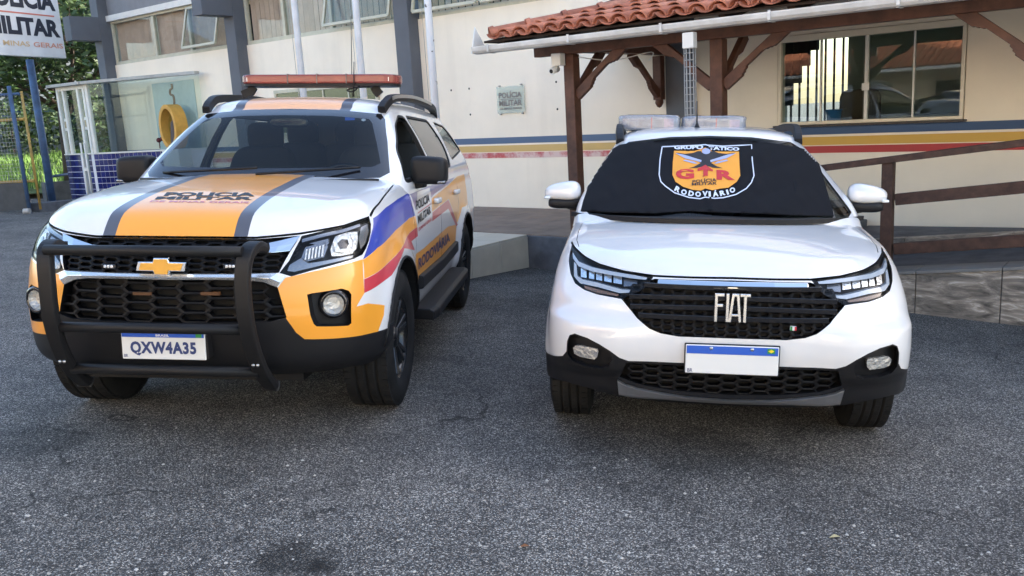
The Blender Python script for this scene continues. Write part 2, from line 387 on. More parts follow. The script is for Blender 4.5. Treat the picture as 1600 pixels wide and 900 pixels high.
# ------------------------------------------------------------------ ground
def soft(v, lo, hi): return lo + (v - lo) * .0 if v < lo else (hi if v > hi else v)
def gz(x, y):
    k = max(0, min(1, (y + 8) / 8)); return SLX * max(-17, min(17, x)) * k + SLY * max(-14, min(24, y))
def asphalt_mat():
    m = bpy.data.materials.new('asphalt'); m.use_nodes = True; nt = m.node_tree; N = nt.nodes; L = nt.links; b = N['Principled BSDF']
    tc = N.new('ShaderNodeTexCoord'); P = tc.outputs['Object']
    def vor(scale, feat='F1', rnd=1.0):
        v = N.new('ShaderNodeTexVoronoi'); v.feature = feat; v.inputs['Scale'].default_value = scale; v.inputs['Randomness'].default_value = rnd; L.new(P, v.inputs['Vector']); return v
    def ramp(src, pts):
        r = N.new('ShaderNodeValToRGB'); e = r.color_ramp.elements
        while len(e) < len(pts): e.new(.5)
        for q, (p, c) in zip(e, pts): q.position = p; q.color = (*c, 1) if len(c) == 3 else c
        L.new(src, r.inputs[0]); return r.outputs[0]
    def math_(op, a, bb):
        n = N.new('ShaderNodeMath'); n.operation = op
        for i, q in enumerate((a, bb)):
            if isinstance(q, (int, float)): n.inputs[i].default_value = q
            else: L.new(q, n.inputs[i])
        return n.outputs[0]
    def mixc(f, a, bb, bt='MIX'):
        n = N.new('ShaderNodeMix'); n.data_type = 'RGBA'; n.blend_type = bt
        for i, q in ((0, f), (6, a), (7, bb)):
            if isinstance(q, (int, float)): n.inputs[i].default_value = q
            elif isinstance(q, tuple): n.inputs[i].default_value = (*q, 1)
            else: L.new(q, n.inputs[i])
        return n.outputs[2]
    def nz(scale, det=5, rough=.6):
        n = N.new('ShaderNodeTexNoise'); n.inputs['Scale'].default_value = scale; n.inputs['Detail'].default_value = det; n.inputs['Roughness'].default_value = rough; L.new(P, n.inputs['Vector']); return n.outputs['Fac']
    v1 = vor(185); sep = N.new('ShaderNodeSeparateColor'); L.new(v1.outputs['Color'], sep.inputs[0])
    stone = ramp(sep.outputs[0], [(0, (.045, .045, .046)), (.38, (.078, .078, .079)), (.60, (.145, .145, .145)), (.80, (.27, .268, .265)), (.93, (.46, .455, .44)), (1, (.62, .61, .58))])
    edge = ramp(v1.outputs['Distance'], [(.0, (1, 1, 1)), (.42, (1, 1, 1)), (.62, (.5, .5, .5))])
    c = mixc(1.0, stone, edge, 'MULTIPLY')
    v2 = vor(42); s2 = N.new('ShaderNodeSeparateColor'); L.new(v2.outputs['Color'], s2.inputs[0])
    big = ramp(s2.outputs[1], [(.93, (0, 0, 0)), (.95, (1, 1, 1))]); near = ramp(v2.outputs['Distance'], [(.22, (1, 1, 1)), (.32, (0, 0, 0))])
    c = mixc(math_('MULTIPLY', big, near), c, mixc(s2.outputs[0], (.22, .22, .225), (.5, .47, .43)))
    patch = ramp(nz(.55, 6), [(.28, (.60, .60, .61)), (.5, (1, 1, 1)), (.72, (1.32, 1.30, 1.27))]); c = mixc(1.0, c, patch, 'MULTIPLY')
    fine = ramp(nz(3.5, 5), [(.30, (.72, .72, .73)), (.6, (1.1, 1.1, 1.1))]); c = mixc(1.0, c, fine, 'MULTIPLY')
    stain = ramp(nz(1.6, 4), [(.64, (1, 1, 1)), (.76, (.45, .45, .46))]); c = mixc(1.0, c, stain, 'MULTIPLY')
    # cracks: edges of big warped cells
    wn = N.new('ShaderNodeTexNoise'); wn.inputs['Scale'].default_value = 2.2; wn.inputs['Detail'].default_value = 6; L.new(P, wn.inputs['Vector'])
    ad = N.new('ShaderNodeVectorMath'); ad.operation = 'MULTIPLY_ADD'; L.new(wn.outputs['Color'], ad.inputs[0]); ad.inputs[1].default_value = (.9, .9, .9); L.new(P, ad.inputs[2])
    vc = N.new('ShaderNodeTexVoronoi'); vc.feature = 'DISTANCE_TO_EDGE'; vc.inputs['Scale'].default_value = .42; L.new(ad.outputs[0], vc.inputs['Vector'])
    crack = ramp(vc.outputs['Distance'], [(.0, (.18, .18, .18)), (.0045, (.35, .35, .35)), (.008, (1, 1, 1))])
    gate = ramp(nz(.8, 3), [(.50, (0, 0, 0)), (.60, (.9, .9, .9))]); c = mixc(gate, c, mixc(1.0, c, crack, 'MULTIPLY'))
    # oil spots and a pale scuff, each with its own place and ragged outline
    for (px, py, rad, col, k) in ((455, 876, .16, .35, 1), (505, 884, .07, .4, 1), (60, 690, .30, .62, 1), (1330, 556, .30, 1.35, 0), (1080, 700, .4, .8, 1), (250, 770, .5, .82, 1), (860, 800, .35, 1.15, 0)):
        g = ground_px(px, py); vm = N.new('ShaderNodeVectorMath'); vm.operation = 'DISTANCE'; L.new(P, vm.inputs[0]); vm.inputs[1].default_value = tuple(g)
        dn = math_('ADD', vm.outputs['Value'], math_('MULTIPLY', math_('SUBTRACT', nz(7, 6), .5), rad * 1.6)); f = ramp(math_('DIVIDE', dn, rad), [(.55, (col, col, col)), (1.0, (1, 1, 1))]); c = mixc(1.0, c, f, 'MULTIPLY')
    c = mixc(1.0, c, (.97, .92, .85), 'MULTIPLY')
    L.new(c, b.inputs['Base Color']); b.inputs['Roughness'].default_value = .82; b.inputs['Specular IOR Level'].default_value = .35
    bp = N.new('ShaderNodeBump'); bp.inputs['Strength'].default_value = .55; bp.inputs['Distance'].default_value = .006; bp.invert = True
    L.new(v1.outputs['Distance'], bp.inputs['Height']); L.new(bp.outputs[0], b.inputs['Normal'])
    return m
def build_ground():
    def axis(lo, hi, mid): return sorted(set([lo, lo * .5, lo * .25] + [q for q in range(-20, 33, 4)] + [hi * .25, hi * .5, hi]))
    xs = [-300, -150, -80, -40, -17, -8, 0, 8, 17, 40, 80, 150, 300]; ys = [-300, -150, -80, -40, -14, -8, -6, -4, -2, 0, 12, 24, 40, 80, 150, 300]
    mb = MB(); v = [(x, y, gz(x, y)) for y in ys for x in xs]; k = len(xs)
    mb.add(v, [(j * k + i, j * k + i + 1, (j + 1) * k + i + 1, (j + 1) * k + i) for j in range(len(ys) - 1) for i in range(k - 1)])
    tag(part('ground', mb, asphalt_mat()), kind='structure')
    pv = MB(); xs = list(range(-16, 17, 4)); ys = [-14, -11, -8, -6, -4, -2, -1.2]; k = len(xs)
    pv.add([(x, y, gz(x, y) + .012) for y in ys for x in xs], [(j * k + i, j * k + i + 1, (j + 1) * k + i + 1, (j + 1) * k + i) for j in range(len(ys) - 1) for i in range(k - 1)])
    tag(part('bounce_paving', pv, mat('bounce_paving_pale', (.50, .46, .40), .85, var=.15, vscale=2)), kind='structure')  # added pale sheet behind the camera, bounces warm sunlight onto the car fronts
build_ground()

# ------------------------------------------------------------------ station building
WN = 10.15
X = {}
X['wall'] = mat('cream_wall', (.90, .805, .665), .85, var=.06, vscale=1.2, bump=.12, bscale=120)
def weather(m, amt=.10):
    nt = m.node_tree; N = nt.nodes; L = nt.links; b = N['Principled BSDF']; src = b.inputs['Base Color'].links[0].from_socket; tc = N.new('ShaderNodeTexCoord'); cur = src
    for sc, (sx, sz), lo, hi, k in ((1.0, (2.6, .22), .52, .74, amt), (1.0, (.9, 1.3), .58, .72, amt * .9), (1.0, (11, 2.0), .66, .76, amt * .8)):
        mp = N.new('ShaderNodeMapping'); mp.inputs['Scale'].default_value = (sx, 1, sz); L.new(tc.outputs['Object'], mp.inputs[0]); n = N.new('ShaderNodeTexNoise'); n.inputs['Scale'].default_value = sc; n.inputs['Detail'].default_value = 8; n.inputs['Roughness'].default_value = .65; L.new(mp.outputs[0], n.inputs['Vector'])
        r = N.new('ShaderNodeMapRange'); r.inputs['From Min'].default_value = lo; r.inputs['From Max'].default_value = hi; r.inputs['To Max'].default_value = k; L.new(n.outputs['Fac'], r.inputs['Value']); mx = N.new('ShaderNodeMix'); mx.data_type = 'RGBA'; L.new(r.outputs[0], mx.inputs[0]); L.new(cur, mx.inputs[6]); mx.inputs[7].default_value = (.38, .33, .27, 1); cur = mx.outputs[2]
    L.new(cur, b.inputs['Base Color'])
weather(X['wall'])
X['shade'] = mat('grey_pillar', (.115, .122, .14), .7, var=.1, vscale=3)
X['greyband'] = mat('grey_band', (.22, .22, .23), .75, var=.1)
X['eave'] = mat('white_band', (.74, .71, .65), .75, var=.06)
X['frame'] = mat('window_frame_beige', (.55, .52, .40), .5, var=.12, vscale=8)
X['framew'] = mat('window_frame_cream', (.80, .72, .58), .45, var=.05)
X['alu'] = mat('aluminium_white', (.74, .73, .70), .35)
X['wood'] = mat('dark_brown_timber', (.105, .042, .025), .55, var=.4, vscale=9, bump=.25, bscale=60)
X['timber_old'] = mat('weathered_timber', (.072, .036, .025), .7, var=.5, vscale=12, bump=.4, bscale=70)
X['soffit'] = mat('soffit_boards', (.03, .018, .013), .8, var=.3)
X['gutter'] = mat('white_gutter', (.70, .69, .67), .35, dirt=(.50, .48, .45), vscale=5)
X['concrete'] = mat('kerb_concrete', (.13, .135, .15), .9, var=.35, vscale=5, bump=.4, bscale=60)
X['brownfloor'] = mat('brown_floor', (.25, .185, .145), .75, var=.25, vscale=4, bump=.15, bscale=80)
X['paletile'] = mat('pale_step_tile', (.50, .47, .39), .35, var=.12, vscale=5)
X['blinds'] = mat('vertical_blinds', (.72, .53, .44), .8, var=.15, vscale=4)
X['darkboard'] = mat('unlit_room_board', (.05, .045, .042), .9)  # darkness of the unlit room put into the board's colour
X['wglass'] = glass_mat('office_glass', (.80, .86, .84), 1.5)
X['uglass'] = glass_mat('upper_glass', (.88, .9, .88), .55)
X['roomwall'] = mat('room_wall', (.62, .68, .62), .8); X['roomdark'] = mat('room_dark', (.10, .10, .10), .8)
X['steel'] = mat('galvanised_wire', (.40, .39, .37), .5, metal=.1)
def stripe_mat(name, col, wear):
    m = mat(name, col, .7); nt = m.node_tree; N = nt.nodes; L = nt.links; b = N['Principled BSDF']; tc = N.new('ShaderNodeTexCoord')
    n = N.new('ShaderNodeTexNoise'); n.inputs['Scale'].default_value = 3.2; n.inputs['Detail'].default_value = 8; n.inputs['Roughness'].default_value = .7; L.new(tc.outputs['Object'], n.inputs['Vector'])
    r = N.new('ShaderNodeMapRange'); r.inputs['From Min'].default_value = .62 - wear; r.inputs['From Max'].default_value = .78 - wear; L.new(n.outputs['Fac'], r.inputs['Value'])
    mx = N.new('ShaderNodeMix'); mx.data_type = 'RGBA'; mx.inputs[6].default_value = (*col, 1); mx.inputs[7].default_value = (.70, .52, .48, 1) if wear > .1 else (*[c * .85 for c in col], 1); L.new(r.outputs[0], mx.inputs[0]); L.new(mx.outputs[2], b.inputs['Base Color']); return m
def build_station():
    r = bthing('police_station', 'long cream police station with grey pillars and blue, yellow and red wall stripes', 'building', -8, WN, 0)
    O = Vector((8, -WN, 0))                                  # building coordinates -> local
    def A(nm, boxes, m, par=None, bevel=0):
        mb = MB()
        for b in boxes: mb.box(b[0] + 8, b[1] + 8, b[2] - WN, b[3] - WN, b[4], b[5])
        return part(nm, mb, m, par or r, bevel)
    zt = 4.02; s0, s1 = -19.25, 7.0
    wall = A('wall', [(s0, -9.6, WN, WN + .25, -.6, 2.985), (-9.6, -5.2, WN, WN + .25, -.6, 2.985), (-5.2, -3.96, WN, WN + .25, -.6, 4.6), (-3.96, -1.96, WN, WN + .25, -.6, 1.165), (-3.96, -1.96, WN, WN + .25, 2.185, 4.6), (-1.96, s1, WN, WN + .25, -.6, 4.6)], X['wall'])
    A('side_wall', [(s0, s0 + .25, WN + .26, 17.5, -.6, 4.6), (s1 - .25, s1, WN + .26, 17.5, -.6, 4.6)], X['wall'])
    A('rear_wall', [(s0, -9.5, 17.5, 17.75, -.6, 4.6), (.6, s1, 17.5, 17.75, -.6, 4.6)], X['wall'])
    A('lintel', [(s0, -5.2, WN - .06, WN + .25, 3.9, zt)], X['eave'])
    A('fascia', [(s0 - .3, -5.2, WN + .0, WN + .3, zt + .002, 5.0)], X['greyband'])
    A('eaves', [(s0 - .5, s1 + .5, WN - .35, 18.2, 5.0, 5.18)], X['eave'])
    rf = MB().prism([(s0 - .5 + 8, -.35, 5.18), (s0 - .5 + 8, 8.1, 5.18), (s0 - .5 + 8, 3.9, 6.9)], (s1 - s0 + 1, 0, 0)); part('roof', rf, mat('roof_clay_far', (.30, .11, .06), .8, var=.3), r)
    # dark board behind the high windows, its colour standing in for an unlit room
    A('interior', [(s0 + .3, -6.6, 11.6, 11.65, .2, 4.0)], X['darkboard'])
    # pillars with beam ends
    for (a, b) in ((-19.17, -18.87), (-14.36, -14.06), (-9.96, -9.66)):
        p = A('pillar', [(a, b, WN - .22, WN + .1, -.6, 4.6)], X['shade'])
        A('beam_end', [(a + .003, b - .003, WN - .85, WN - .223, 3.50, 3.99)], X['shade'], p)
    A('pilaster', [(-5.39, -5.01, WN - .05, WN - .002, -.6, 4.4)], X['shade'])
    # painted stripes
    sm = {k: stripe_mat('stripe_' + k, c, w) for k, c, w in (('blue', (.055, .10, .20), .02), ('yellow', (.66, .40, .09), .04), ('red', (.46, .06, .06), 0), ('red_worn', (.52, .11, .11), .20), ('blue_worn', (.10, .15, .24), .03), ('yellow_worn', (.62, .42, .16), .05))}
    for (a, b, sfx) in ((-18.86, -14.37, '_worn'), (-14.05, -9.97, '_worn'), (-9.65, -5.392, '_worn'), (-5.008, s1, '')):
        for k, z0, z1 in (('blue', 1.052, 1.142), ('yellow', .932, 1.026), ('red', .842, .922)):
            A('painted_stripe', [(a, b, WN - .004, WN - .001, z0, z1)], sm[k + sfx])
    # high windows: frames, panes, blinds, open sashes
    def high(a, b, muls, sashes, lab):
        w = bthing('high_window', lab, 'window', (a + b) / 2, WN, 2.985, 'high windows under the eaves'); z0, z1 = 2.985, 3.90; o = -(a + b) / 2
        def Q(nm, bx, m, par=w, bev=0):
            mb = MB()
            for c in bx: mb.box(c[0] + o, c[1] + o, c[2] - WN, c[3] - WN, c[4] - 2.985, c[5] - 2.985)
            return part(nm, mb, m, par, bev)
        Q('frame', [(a, b, WN + .02, WN + .10, z0, z0 + .07), (a, b, WN + .02, WN + .10, z1 - .05, z1), (a, a + .06, WN + .021, WN + .099, z0 + .07, z1 - .05), (b - .06, b, WN + .021, WN + .099, z0 + .07, z1 - .05)], X['frame'], bev=.006)
        xs = [a + .06] + muls + [b - .06]
        for q in muls: Q('mullion', [(q - .035, q + .035, WN + .022, WN + .098, z0 + .07, z1 - .05)], X['frame'])
        for p, q in zip(xs, xs[1:]): Q('pane', [(p + .035, q - .035, WN + .05, WN + .056, z0 + .07, z1 - .05)], X['uglass'])
        bl = MB(); random.seed(int(abs(a) * 10)); q = a + .1
        while q < b - .1:
            ang = R(random.uniform(20, 45)); c = Vector((q + o, .15, .46)); bl.obox(c, Vector((.043 * math.cos(ang), .043 * math.sin(ang), 0)), Vector((-.002 * math.sin(ang), .002 * math.cos(ang), 0)), (0, 0, .44)); q += .135
        part('blinds', bl, X['blinds'], w)
        for (p, q, out, zb) in sashes:       # top-hung sash swung outwards at the bottom
            h = z1 - .06 - zb; c = math.cos(out); s_ = math.sin(out)
            T = lambda u, d: Vector((u + o, WN - .005 - s_ * d - WN, z1 - .06 - c * d - 2.985))
            sh = MB(); ww = .045
            for (u0, d0, u1, d1) in ((p, 0, q, 0), (p, h, q, h), (p, 0, p, h), (q, 0, q, h)): sh.bar(T(u0, d0), T(u1, d1), ww, .04, (0, -c, s_))
            sa = part('open_sash', sh, X['frame'], w); pn = MB(); pn.add([T(p, 0), T(q, 0), T(q, h), T(p, h)], [(0, 1, 2, 3)]); part('sash_pane', pn, X['uglass'], sa, solid=.004)
    high(-18.86, -14.37, [-17.18, -15.9], [(-15.85, -14.75, R(15), 3.06)], 'high window nearest the trees with a tilted sash over vertical blinds')
    high(-14.05, -9.97, [-12.95, -11.7], [(-11.65, -10.1, R(14), 3.06)], 'middle high window behind the flagpoles with a long tilted sash')
    high(-9.65, -5.4, [-8.3, -6.9], [(-9.6, -8.35, R(12), 3.06), (-8.25, -6.95, R(12), 3.06)], 'high window directly above the porch roof corner, sashes tilted open')
    # low window on the wall, its top showing between the SUV roof and light bar
    la, lb_, lz = b_px(430, 138, WN).x, b_px(592, 131, WN).x, b_px(510, 134, WN).z
    lw = bthing('low_window', 'low beige framed window showing under the SUV light bar', 'window', (la + lb_) / 2, WN, 1.3); hw = (lb_ - la) / 2; hh = lz - 1.3
    part('frame', MB().box(-hw, hw, -.05, -.004, hh - .06, hh).box(-hw, hw, -.05, -.004, 0, .06).box(-hw, -hw + .06, -.049, -.005, .06, hh - .06).box(hw - .06, hw, -.049, -.005, .06, hh - .06), X['frame'], lw, .004)
    for i in range(4):
        u0 = -hw + .06 + i * (2 * hw - .12) / 4; u1 = u0 + (2 * hw - .12) / 4; part('pane', MB().box(u0 + .012, u1 - .012, -.030, -.024, .06, hh - .06), glass_mat('pane_greenery_reflection', (.35, .42, .32), 1.6, 0, .5, (.10, .14, .07)), lw)  # reflected greenery is put into the pane's green body colour
        if i: part('mullion', MB().box(u0 - .012, u0 + .012, -.048, -.006, .06, hh - .06), X['frame'], lw)
    # office window in the porch
    w = bthing('office_window', 'wide sliding office window with four dark panes under the porch', 'window', -2.96, WN, 1.165)
    def Q(nm, bx, m, par=w, bev=0):
        mb = MB()
        for c in bx: mb.box(c[0] + 2.96, c[1] + 2.96, c[2] - WN, c[3] - WN, c[4] - 1.165, c[5] - 1.165)
        return part(nm, mb, m, par, bev)
    a, b, z0, z1 = -3.95, -1.97, 1.17, 2.18
    Q('frame', [(a, b, WN - .02, WN + .10, z0, z0 + .035), (a, b, WN - .02, WN + .10, z1 - .07, z1), (a, a + .04, WN - .019, WN + .099, z0 + .035, z1 - .07), (b - .035, b, WN - .019, WN + .099, z0 + .035, z1 - .07)], X['framew'], bev=.004)
    Q('sill', [(a - .04, b + .04, WN - .06, WN - .003, z0 - .025, z0 - .002)], mat('dark_sill_stone', (.07, .06, .055), .4, var=.4, vscale=20), bev=.004)
    xs = [a + .04, -3.46, -2.96, -2.47, b - .035]
    for i, (p, q) in enumerate(zip(xs, xs[1:])): Q('pane', [(p + .004, q - .004, WN + (.03 if i in (0, 3) else .045), WN + (.036 if i in (0, 3) else .051), z0 + .036, z1 - .071)], X['wglass'])
    for q, t in ((-3.46, .008), (-2.96, .016), (-2.47, .008)): Q('mullion', [(q - t, q + t, WN + .012, WN + .060, z0 + .036, z1 - .071)], X['alu'])
    Q('latch', [(-3.0, -2.92, WN - .004, WN + .010, 1.52, 1.60)], X['alu'], bev=.006)
    # office behind it: sky seen past stepped dark masks imitates a sunlit streak
    A('office_floor', [(-6.4, .5, WN + .26, 14.0, -.3, 0.0)], X['roomdark']); A('office_wall', [(-6.55, -6.4, WN + .26, 14.0, -.3, 3.2), (.5, .6, WN + .26, 14, -.3, 3.2), (-6.4, .5, WN + .26, 14, 3.2, 3.3)], X['roomwall'])
    A('office_wall', [(-6.4, -5.35, 14, 14.15, 0, 3.2), (-5.35, -4.35, 14, 14.15, 0, .9), (-5.35, -4.35, 14, 14.15, 2.9, 3.2), (-4.35, .5, 14, 14.15, 0, 3.2)], X['roomwall'])
    sm_ = mat('translucent_slat', (.8, .8, .72), .8, trans=.0); sm_.node_tree.nodes['Principled BSDF'].inputs['Subsurface Weight'].default_value = 0
    for i in range(7):
        top = 1.35 + 1.45 * (i / 6) ** .8; s_ = -5.28 + i * .135
        A('streak_mask', [(s_ - .0675, s_ + .0675, 14.02, 14.06, top, 2.9)], X['roomdark'])  # added dark strips cut the bright opening to the slope of a light streak
        A('streak_mask_bar', [(s_ + .04, s_ + .0675, 13.97, 14.0, .9, 2.9)], X['roomdark'])
def build_office_things():
    t = bthing('office_desk', 'dark desk seen through the office window', 'desk', -2.9, 11.5, 0)
    part('desk_top', MB().box(-.75, .75, -.3, .3, 1.16, 1.2), mat('desk_top', (.5, .48, .45), .5), t, .005); part('desk_panel', MB().box(-.72, .72, .2, .25, 0, 1.16).box(-.72, -.68, -.28, .2, 0, 1.16).box(.68, .72, -.28, .2, 0, 1.16), X['roomdark'], t)
    c = bthing('office_chair', 'brown office chair back behind the window glass', 'chair', -3.25, 10.95, 0)
    part('backrest', MB().sell((0, 0, 1.30), (.24, .05, .24), .4, .5), mat('chair_brown', (.10, .075, .06), .7), c); part('chair_seat', MB().sell((0, .2, .85), (.24, .24, .06), .5, .5), X['roomdark'], c); part('chair_column', MB().tube([(0, .2, 0), (0, .2, .85)], .03, 8), X['roomdark'], c)
    b = bthing('blue_bucket', 'small blue plastic bucket on the inside of the office sill', 'bucket', -3.43, 10.55, 1.17)
    part('bucket_body', MB().lathe([(0, 0), (.075, 0), (.088, .15), (.092, .15), (.086, .15), (.073, .01)], (0, 0, 0), (0, 0, 1), 24), mat('blue_plastic', (.05, .28, .75), .35), b); part('bucket_rim', MB().lathe([(.089, .135), (.096, .137), (.096, .15), (.089, .152)], (0, 0, 0), (0, 0, 1), 24), mat('blue_rim', (.03, .2, .55), .35), b)
    part('inner_sill', MB().box(-.5, 1.4, -.12, .10, -.05, -.002), X['framew'], b) if False else None
    tag(btop('inner_sill', MB().box(-3.94, -1.98, WN + .26, 10.7, 1.12, 1.168), X['framew']), 'cream inner sill board behind the office window panes', 'sill')
def build_porch():
    p = bthing('porch', 'clay tiled porch on dark brown carved timber posts', 'porch', -4, 8, .11); O = Vector((4, -8, -.11))
    L_ = lambda s, n, z: Vector((s, n, z)) + O
    wd = X['wood']
    def bx(nm, a, m=wd, par=p, bev=.008):
        mb = MB(); mb.box(a[0] + 4, a[1] + 4, a[2] - 8, a[3] - 8, a[4] - .11, a[5] - .11); return part(nm, mb, m, par, bev)
    def brace(c0, c1, th=.06, w=.098, par=p):           # diagonal strut with stepped, carved ends
        a, b = L_(*c0), L_(*c1); d = (b - a); ln = d.length; d.normalize(); up = Vector((0, 0, 1)); side = d.cross(up).normalized(); nrm = side.cross(d).normalized()
        prof = [(0, w / 2), (ln, w / 2), (ln, -w * .55)]
        for base, sg in ((ln, -1), (0, 1)):
            st = [(.20, -w * .55), (.205, -w * .42), (.235, -w * .40), (.24, -w * .28), (.275, -w * .22), (.28, -w / 2 + .04)]
            st = [(base + sg * u, v) for u, v in st]; prof += st if base else st[::-1]
        prof += [(0, -w * .55)]
        return part('brace', MB().prism([a + d * u + nrm * v - side * th / 2 for u, v in prof], side * th), wd, par, .004)
    for s in (-5.395, -3.70, -.95, 1.8):
        po = bx('post', (s - .064, s + .064, 7.935, 8.063, .0, 2.075))
        for k in (-1, 1):
            if s == -5.395 and k < 0: continue
            brace((s + k * .06, 8.0, 1.64), (s + k * .68, 8.0, 2.13), par=po)
        brace((s, 8.06, 1.64), (s, 8.62, 2.13), par=po)
    bx('front_beam', (-5.85, 3.0, 7.94, 8.06, 2.077, 2.215))
    bx('end_beam', (-5.50, -5.33, 8.09, 10.13, 2.10, 2.24))
    cb = bx('corbel', (-5.515, -5.40, 9.99, 10.10, 1.55, 2.09)); part('corbel_tip', MB().lathe([(.0, -.10), (.03, -.085), (.055, -.04), (.05, 0)], L_(-5.457, 10.045, 1.55), (0, 0, 1), 10), wd, cb)
    brace((-5.457, 10.0, 1.62), (-5.457, 9.35, 2.12), par=cb)
    # roof: rafters, boards, tiles, hip caps
    ev, zev, sl = 7.42, 2.262, .235
    zr = lambda n: zev + (n - ev) * sl
    for i in range(13):
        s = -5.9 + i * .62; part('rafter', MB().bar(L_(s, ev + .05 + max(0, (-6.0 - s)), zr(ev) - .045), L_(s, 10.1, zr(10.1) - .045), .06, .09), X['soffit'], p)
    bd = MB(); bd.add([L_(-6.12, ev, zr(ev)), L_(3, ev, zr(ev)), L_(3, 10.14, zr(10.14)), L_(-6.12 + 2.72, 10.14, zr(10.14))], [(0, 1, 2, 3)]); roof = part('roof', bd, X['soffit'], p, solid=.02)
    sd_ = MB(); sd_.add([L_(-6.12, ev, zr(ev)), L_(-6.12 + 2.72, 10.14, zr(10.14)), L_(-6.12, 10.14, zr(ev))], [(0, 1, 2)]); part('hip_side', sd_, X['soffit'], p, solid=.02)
    tm = []
    for k in range(4):
        m = mat('clay_tile_%d' % k, [(.48, .175, .10), (.53, .20, .12), (.42, .15, .09), (.56, .24, .155)][k], .75, var=.45, vscale=9, bump=.3, bscale=70)
        tm.append(m)
    def tile_mesh(m):
        mb = MB(); n = 10; ln = .40; vs = []
        for (y, r, lift) in ((0, .098, .020), (ln, .080, .0)):
            for rr in (r, r - .013):
                for i in range(n + 1):
                    t = math.pi * i / n; vs.append(Vector((-math.cos(t) * rr, y, math.sin(t) * rr * .80 + lift)))
        k = n + 1; f = []
        for i in range(n): f += [(i, i + 1, 2 * k + i + 1, 2 * k + i), (k + i + 1, k + i, 3 * k + i, 3 * k + i + 1), (i + 1, i, k + i, k + i + 1)]
        mb.add(vs, f, True); mb.sm = [True, True, False] * n; me = mb.mesh('tile'); me.materials.append(m); return me
    tmesh = [tile_mesh(m) for m in tm]; pan = []
    pitch, row = .2, .335; random.seed(4)
    rot = Matrix.Rotation(math.atan(sl), 4, 'X')
    for j in range(8):
        n0 = ev - .03 + j * row
        if n0 > 9.95: break
        for i in range(38):
            s = -6.22 + i * pitch
            if s < -6.08 + (n0 - ev) + .10 or s > 1.1: continue
            o = bpy.data.objects.new('tile', random.choice(tmesh)); link(o, roof)
            o.matrix_local = Matrix.Translation(L_(s + random.uniform(-.006, .006), n0 + random.uniform(-.012, .012), zr(n0) + .012 + random.uniform(0, .006))) @ rot @ Matrix.Rotation(random.uniform(-.02, .02), 4, 'Z')
    ch = MB()                                                # channel tiles between the covers
    for j in range(8):
        n0 = ev - .06 + j * row
        for i in range(-1, 38):
            s = -6.12 + i * pitch
            if s < -6.08 + (n0 - ev) + .05 or s > 1.1 or n0 > 9.95: continue
            k = 6; vs = []
            for (y, dz) in ((0, .028), (.38, .008)):
                for q in range(k + 1):
                    t = math.pi * q / k; vs.append(L_(s, n0, zr(n0)) + rot @ Vector((-math.cos(t) * .085, y, .05 - math.sin(t) * .05 + dz)))
            ch.add(vs, [(q, q + 1, k + 1 + q + 1, k + 1 + q) for q in range(k)], True)
    part('channel_tiles', ch, tm[2], roof, solid=.01); 
    hip = (Vector((1, 1, sl))).normalized()
    capm = []
    for k in range(11):                                      # hip caps, each overlapping the next
        a = L_(-6.02, ev, zr(ev)) + hip * (k * .40); b = a + hip * .44
        mb = MB(); side = hip.cross(Vector((0, 0, 1))).normalized(); up = side.cross(hip); n = 10; vs = []
        for (q, r) in ((a, .105), (a + hip * .05, .112), (a + hip * .06, .096), (b, .085)):
            for i in range(n + 1):
                t = math.pi * (-.06 + 1.12 * i / n); vs.append(q + side * (-math.cos(t) * r) + up * (math.sin(t) * r * .85 + .05))
        mb.add(vs, [(u * (n + 1) + i, u * (n + 1) + i + 1, (u + 1) * (n + 1) + i + 1, (u + 1) * (n + 1) + i) for u in range(3) for i in range(n)], True)
        part('hip_cap', mb, tm[k % 4], roof, solid=.012)
    # gutter with straps, end flashing, outlet and wire-caged downpipe
    g = MB(); sec = [(-.078, .040), (-.078, .026), (-.070, -.006), (-.046, -.030), (0, -.038), (.03, -.038), (.03, .04), (.022, .04), (.022, -.030), (-.042, -.023), (-.062, -.003), (-.071, .036)]
    g.sweep([L_(-6.22, 7.40, 2.17), L_(3.0, 7.40, 2.17)], [(-a_, b_) for a_, b_ in sec][::-1]); gu = part('gutter', g, X['gutter'], p)
    for i in range(9): part('gutter_strap', MB().box(-6.0 + i * 1.02 + 4, -5.975 + i * 1.02 + 4, 7.316 - 8, 7.435 - 8, 2.126 - .11, 2.130 - .11).box(-6.0 + i * 1.02 + 4, -5.975 + i * 1.02 + 4, 7.312 - 8, 7.318 - 8, 2.145 - .11, 2.222 - .11), X['gutter'], gu)
    part('end_flashing', MB().prism([L_(-6.24, 7.34, 2.14), L_(-6.24, 7.60, 2.18), L_(-6.24, 7.42, 2.42)], (.012, 0, 0)), X['alu'], gu)
    dp = part('downpipe_outlet', MB().box(-3.70 + 4 - .055, -3.70 + 4 + .055, 7.36 - 8, 7.44 - 8, 1.98 - .11, 2.118 - .11), X['alu'], gu, .006)
    cage = MB(); cx, cy = -3.70 + 4, 7.40 - 8
    for k in range(10):
        a = 2 * math.pi * k / 10; cage.tube([(cx + .055 * math.cos(a), cy + .045 * math.sin(a), .05), (cx + .055 * math.cos(a), cy + .045 * math.sin(a), 1.87)], .0035, 4)
    for k in range(30): cage.tube([(cx + .055 * math.cos(a), cy + .045 * math.sin(a), .06 + k * .061) for a in [2 * math.pi * q / 12 for q in range(12)]], .0035, 4, closed=True)
    part('downpipe_cage', cage, X['steel'], gu)
    # camera on the first post, loose cable
    c = bthing('security_camera', 'small white security camera on the porch corner post', 'camera', -5.47, 7.86, 1.98)
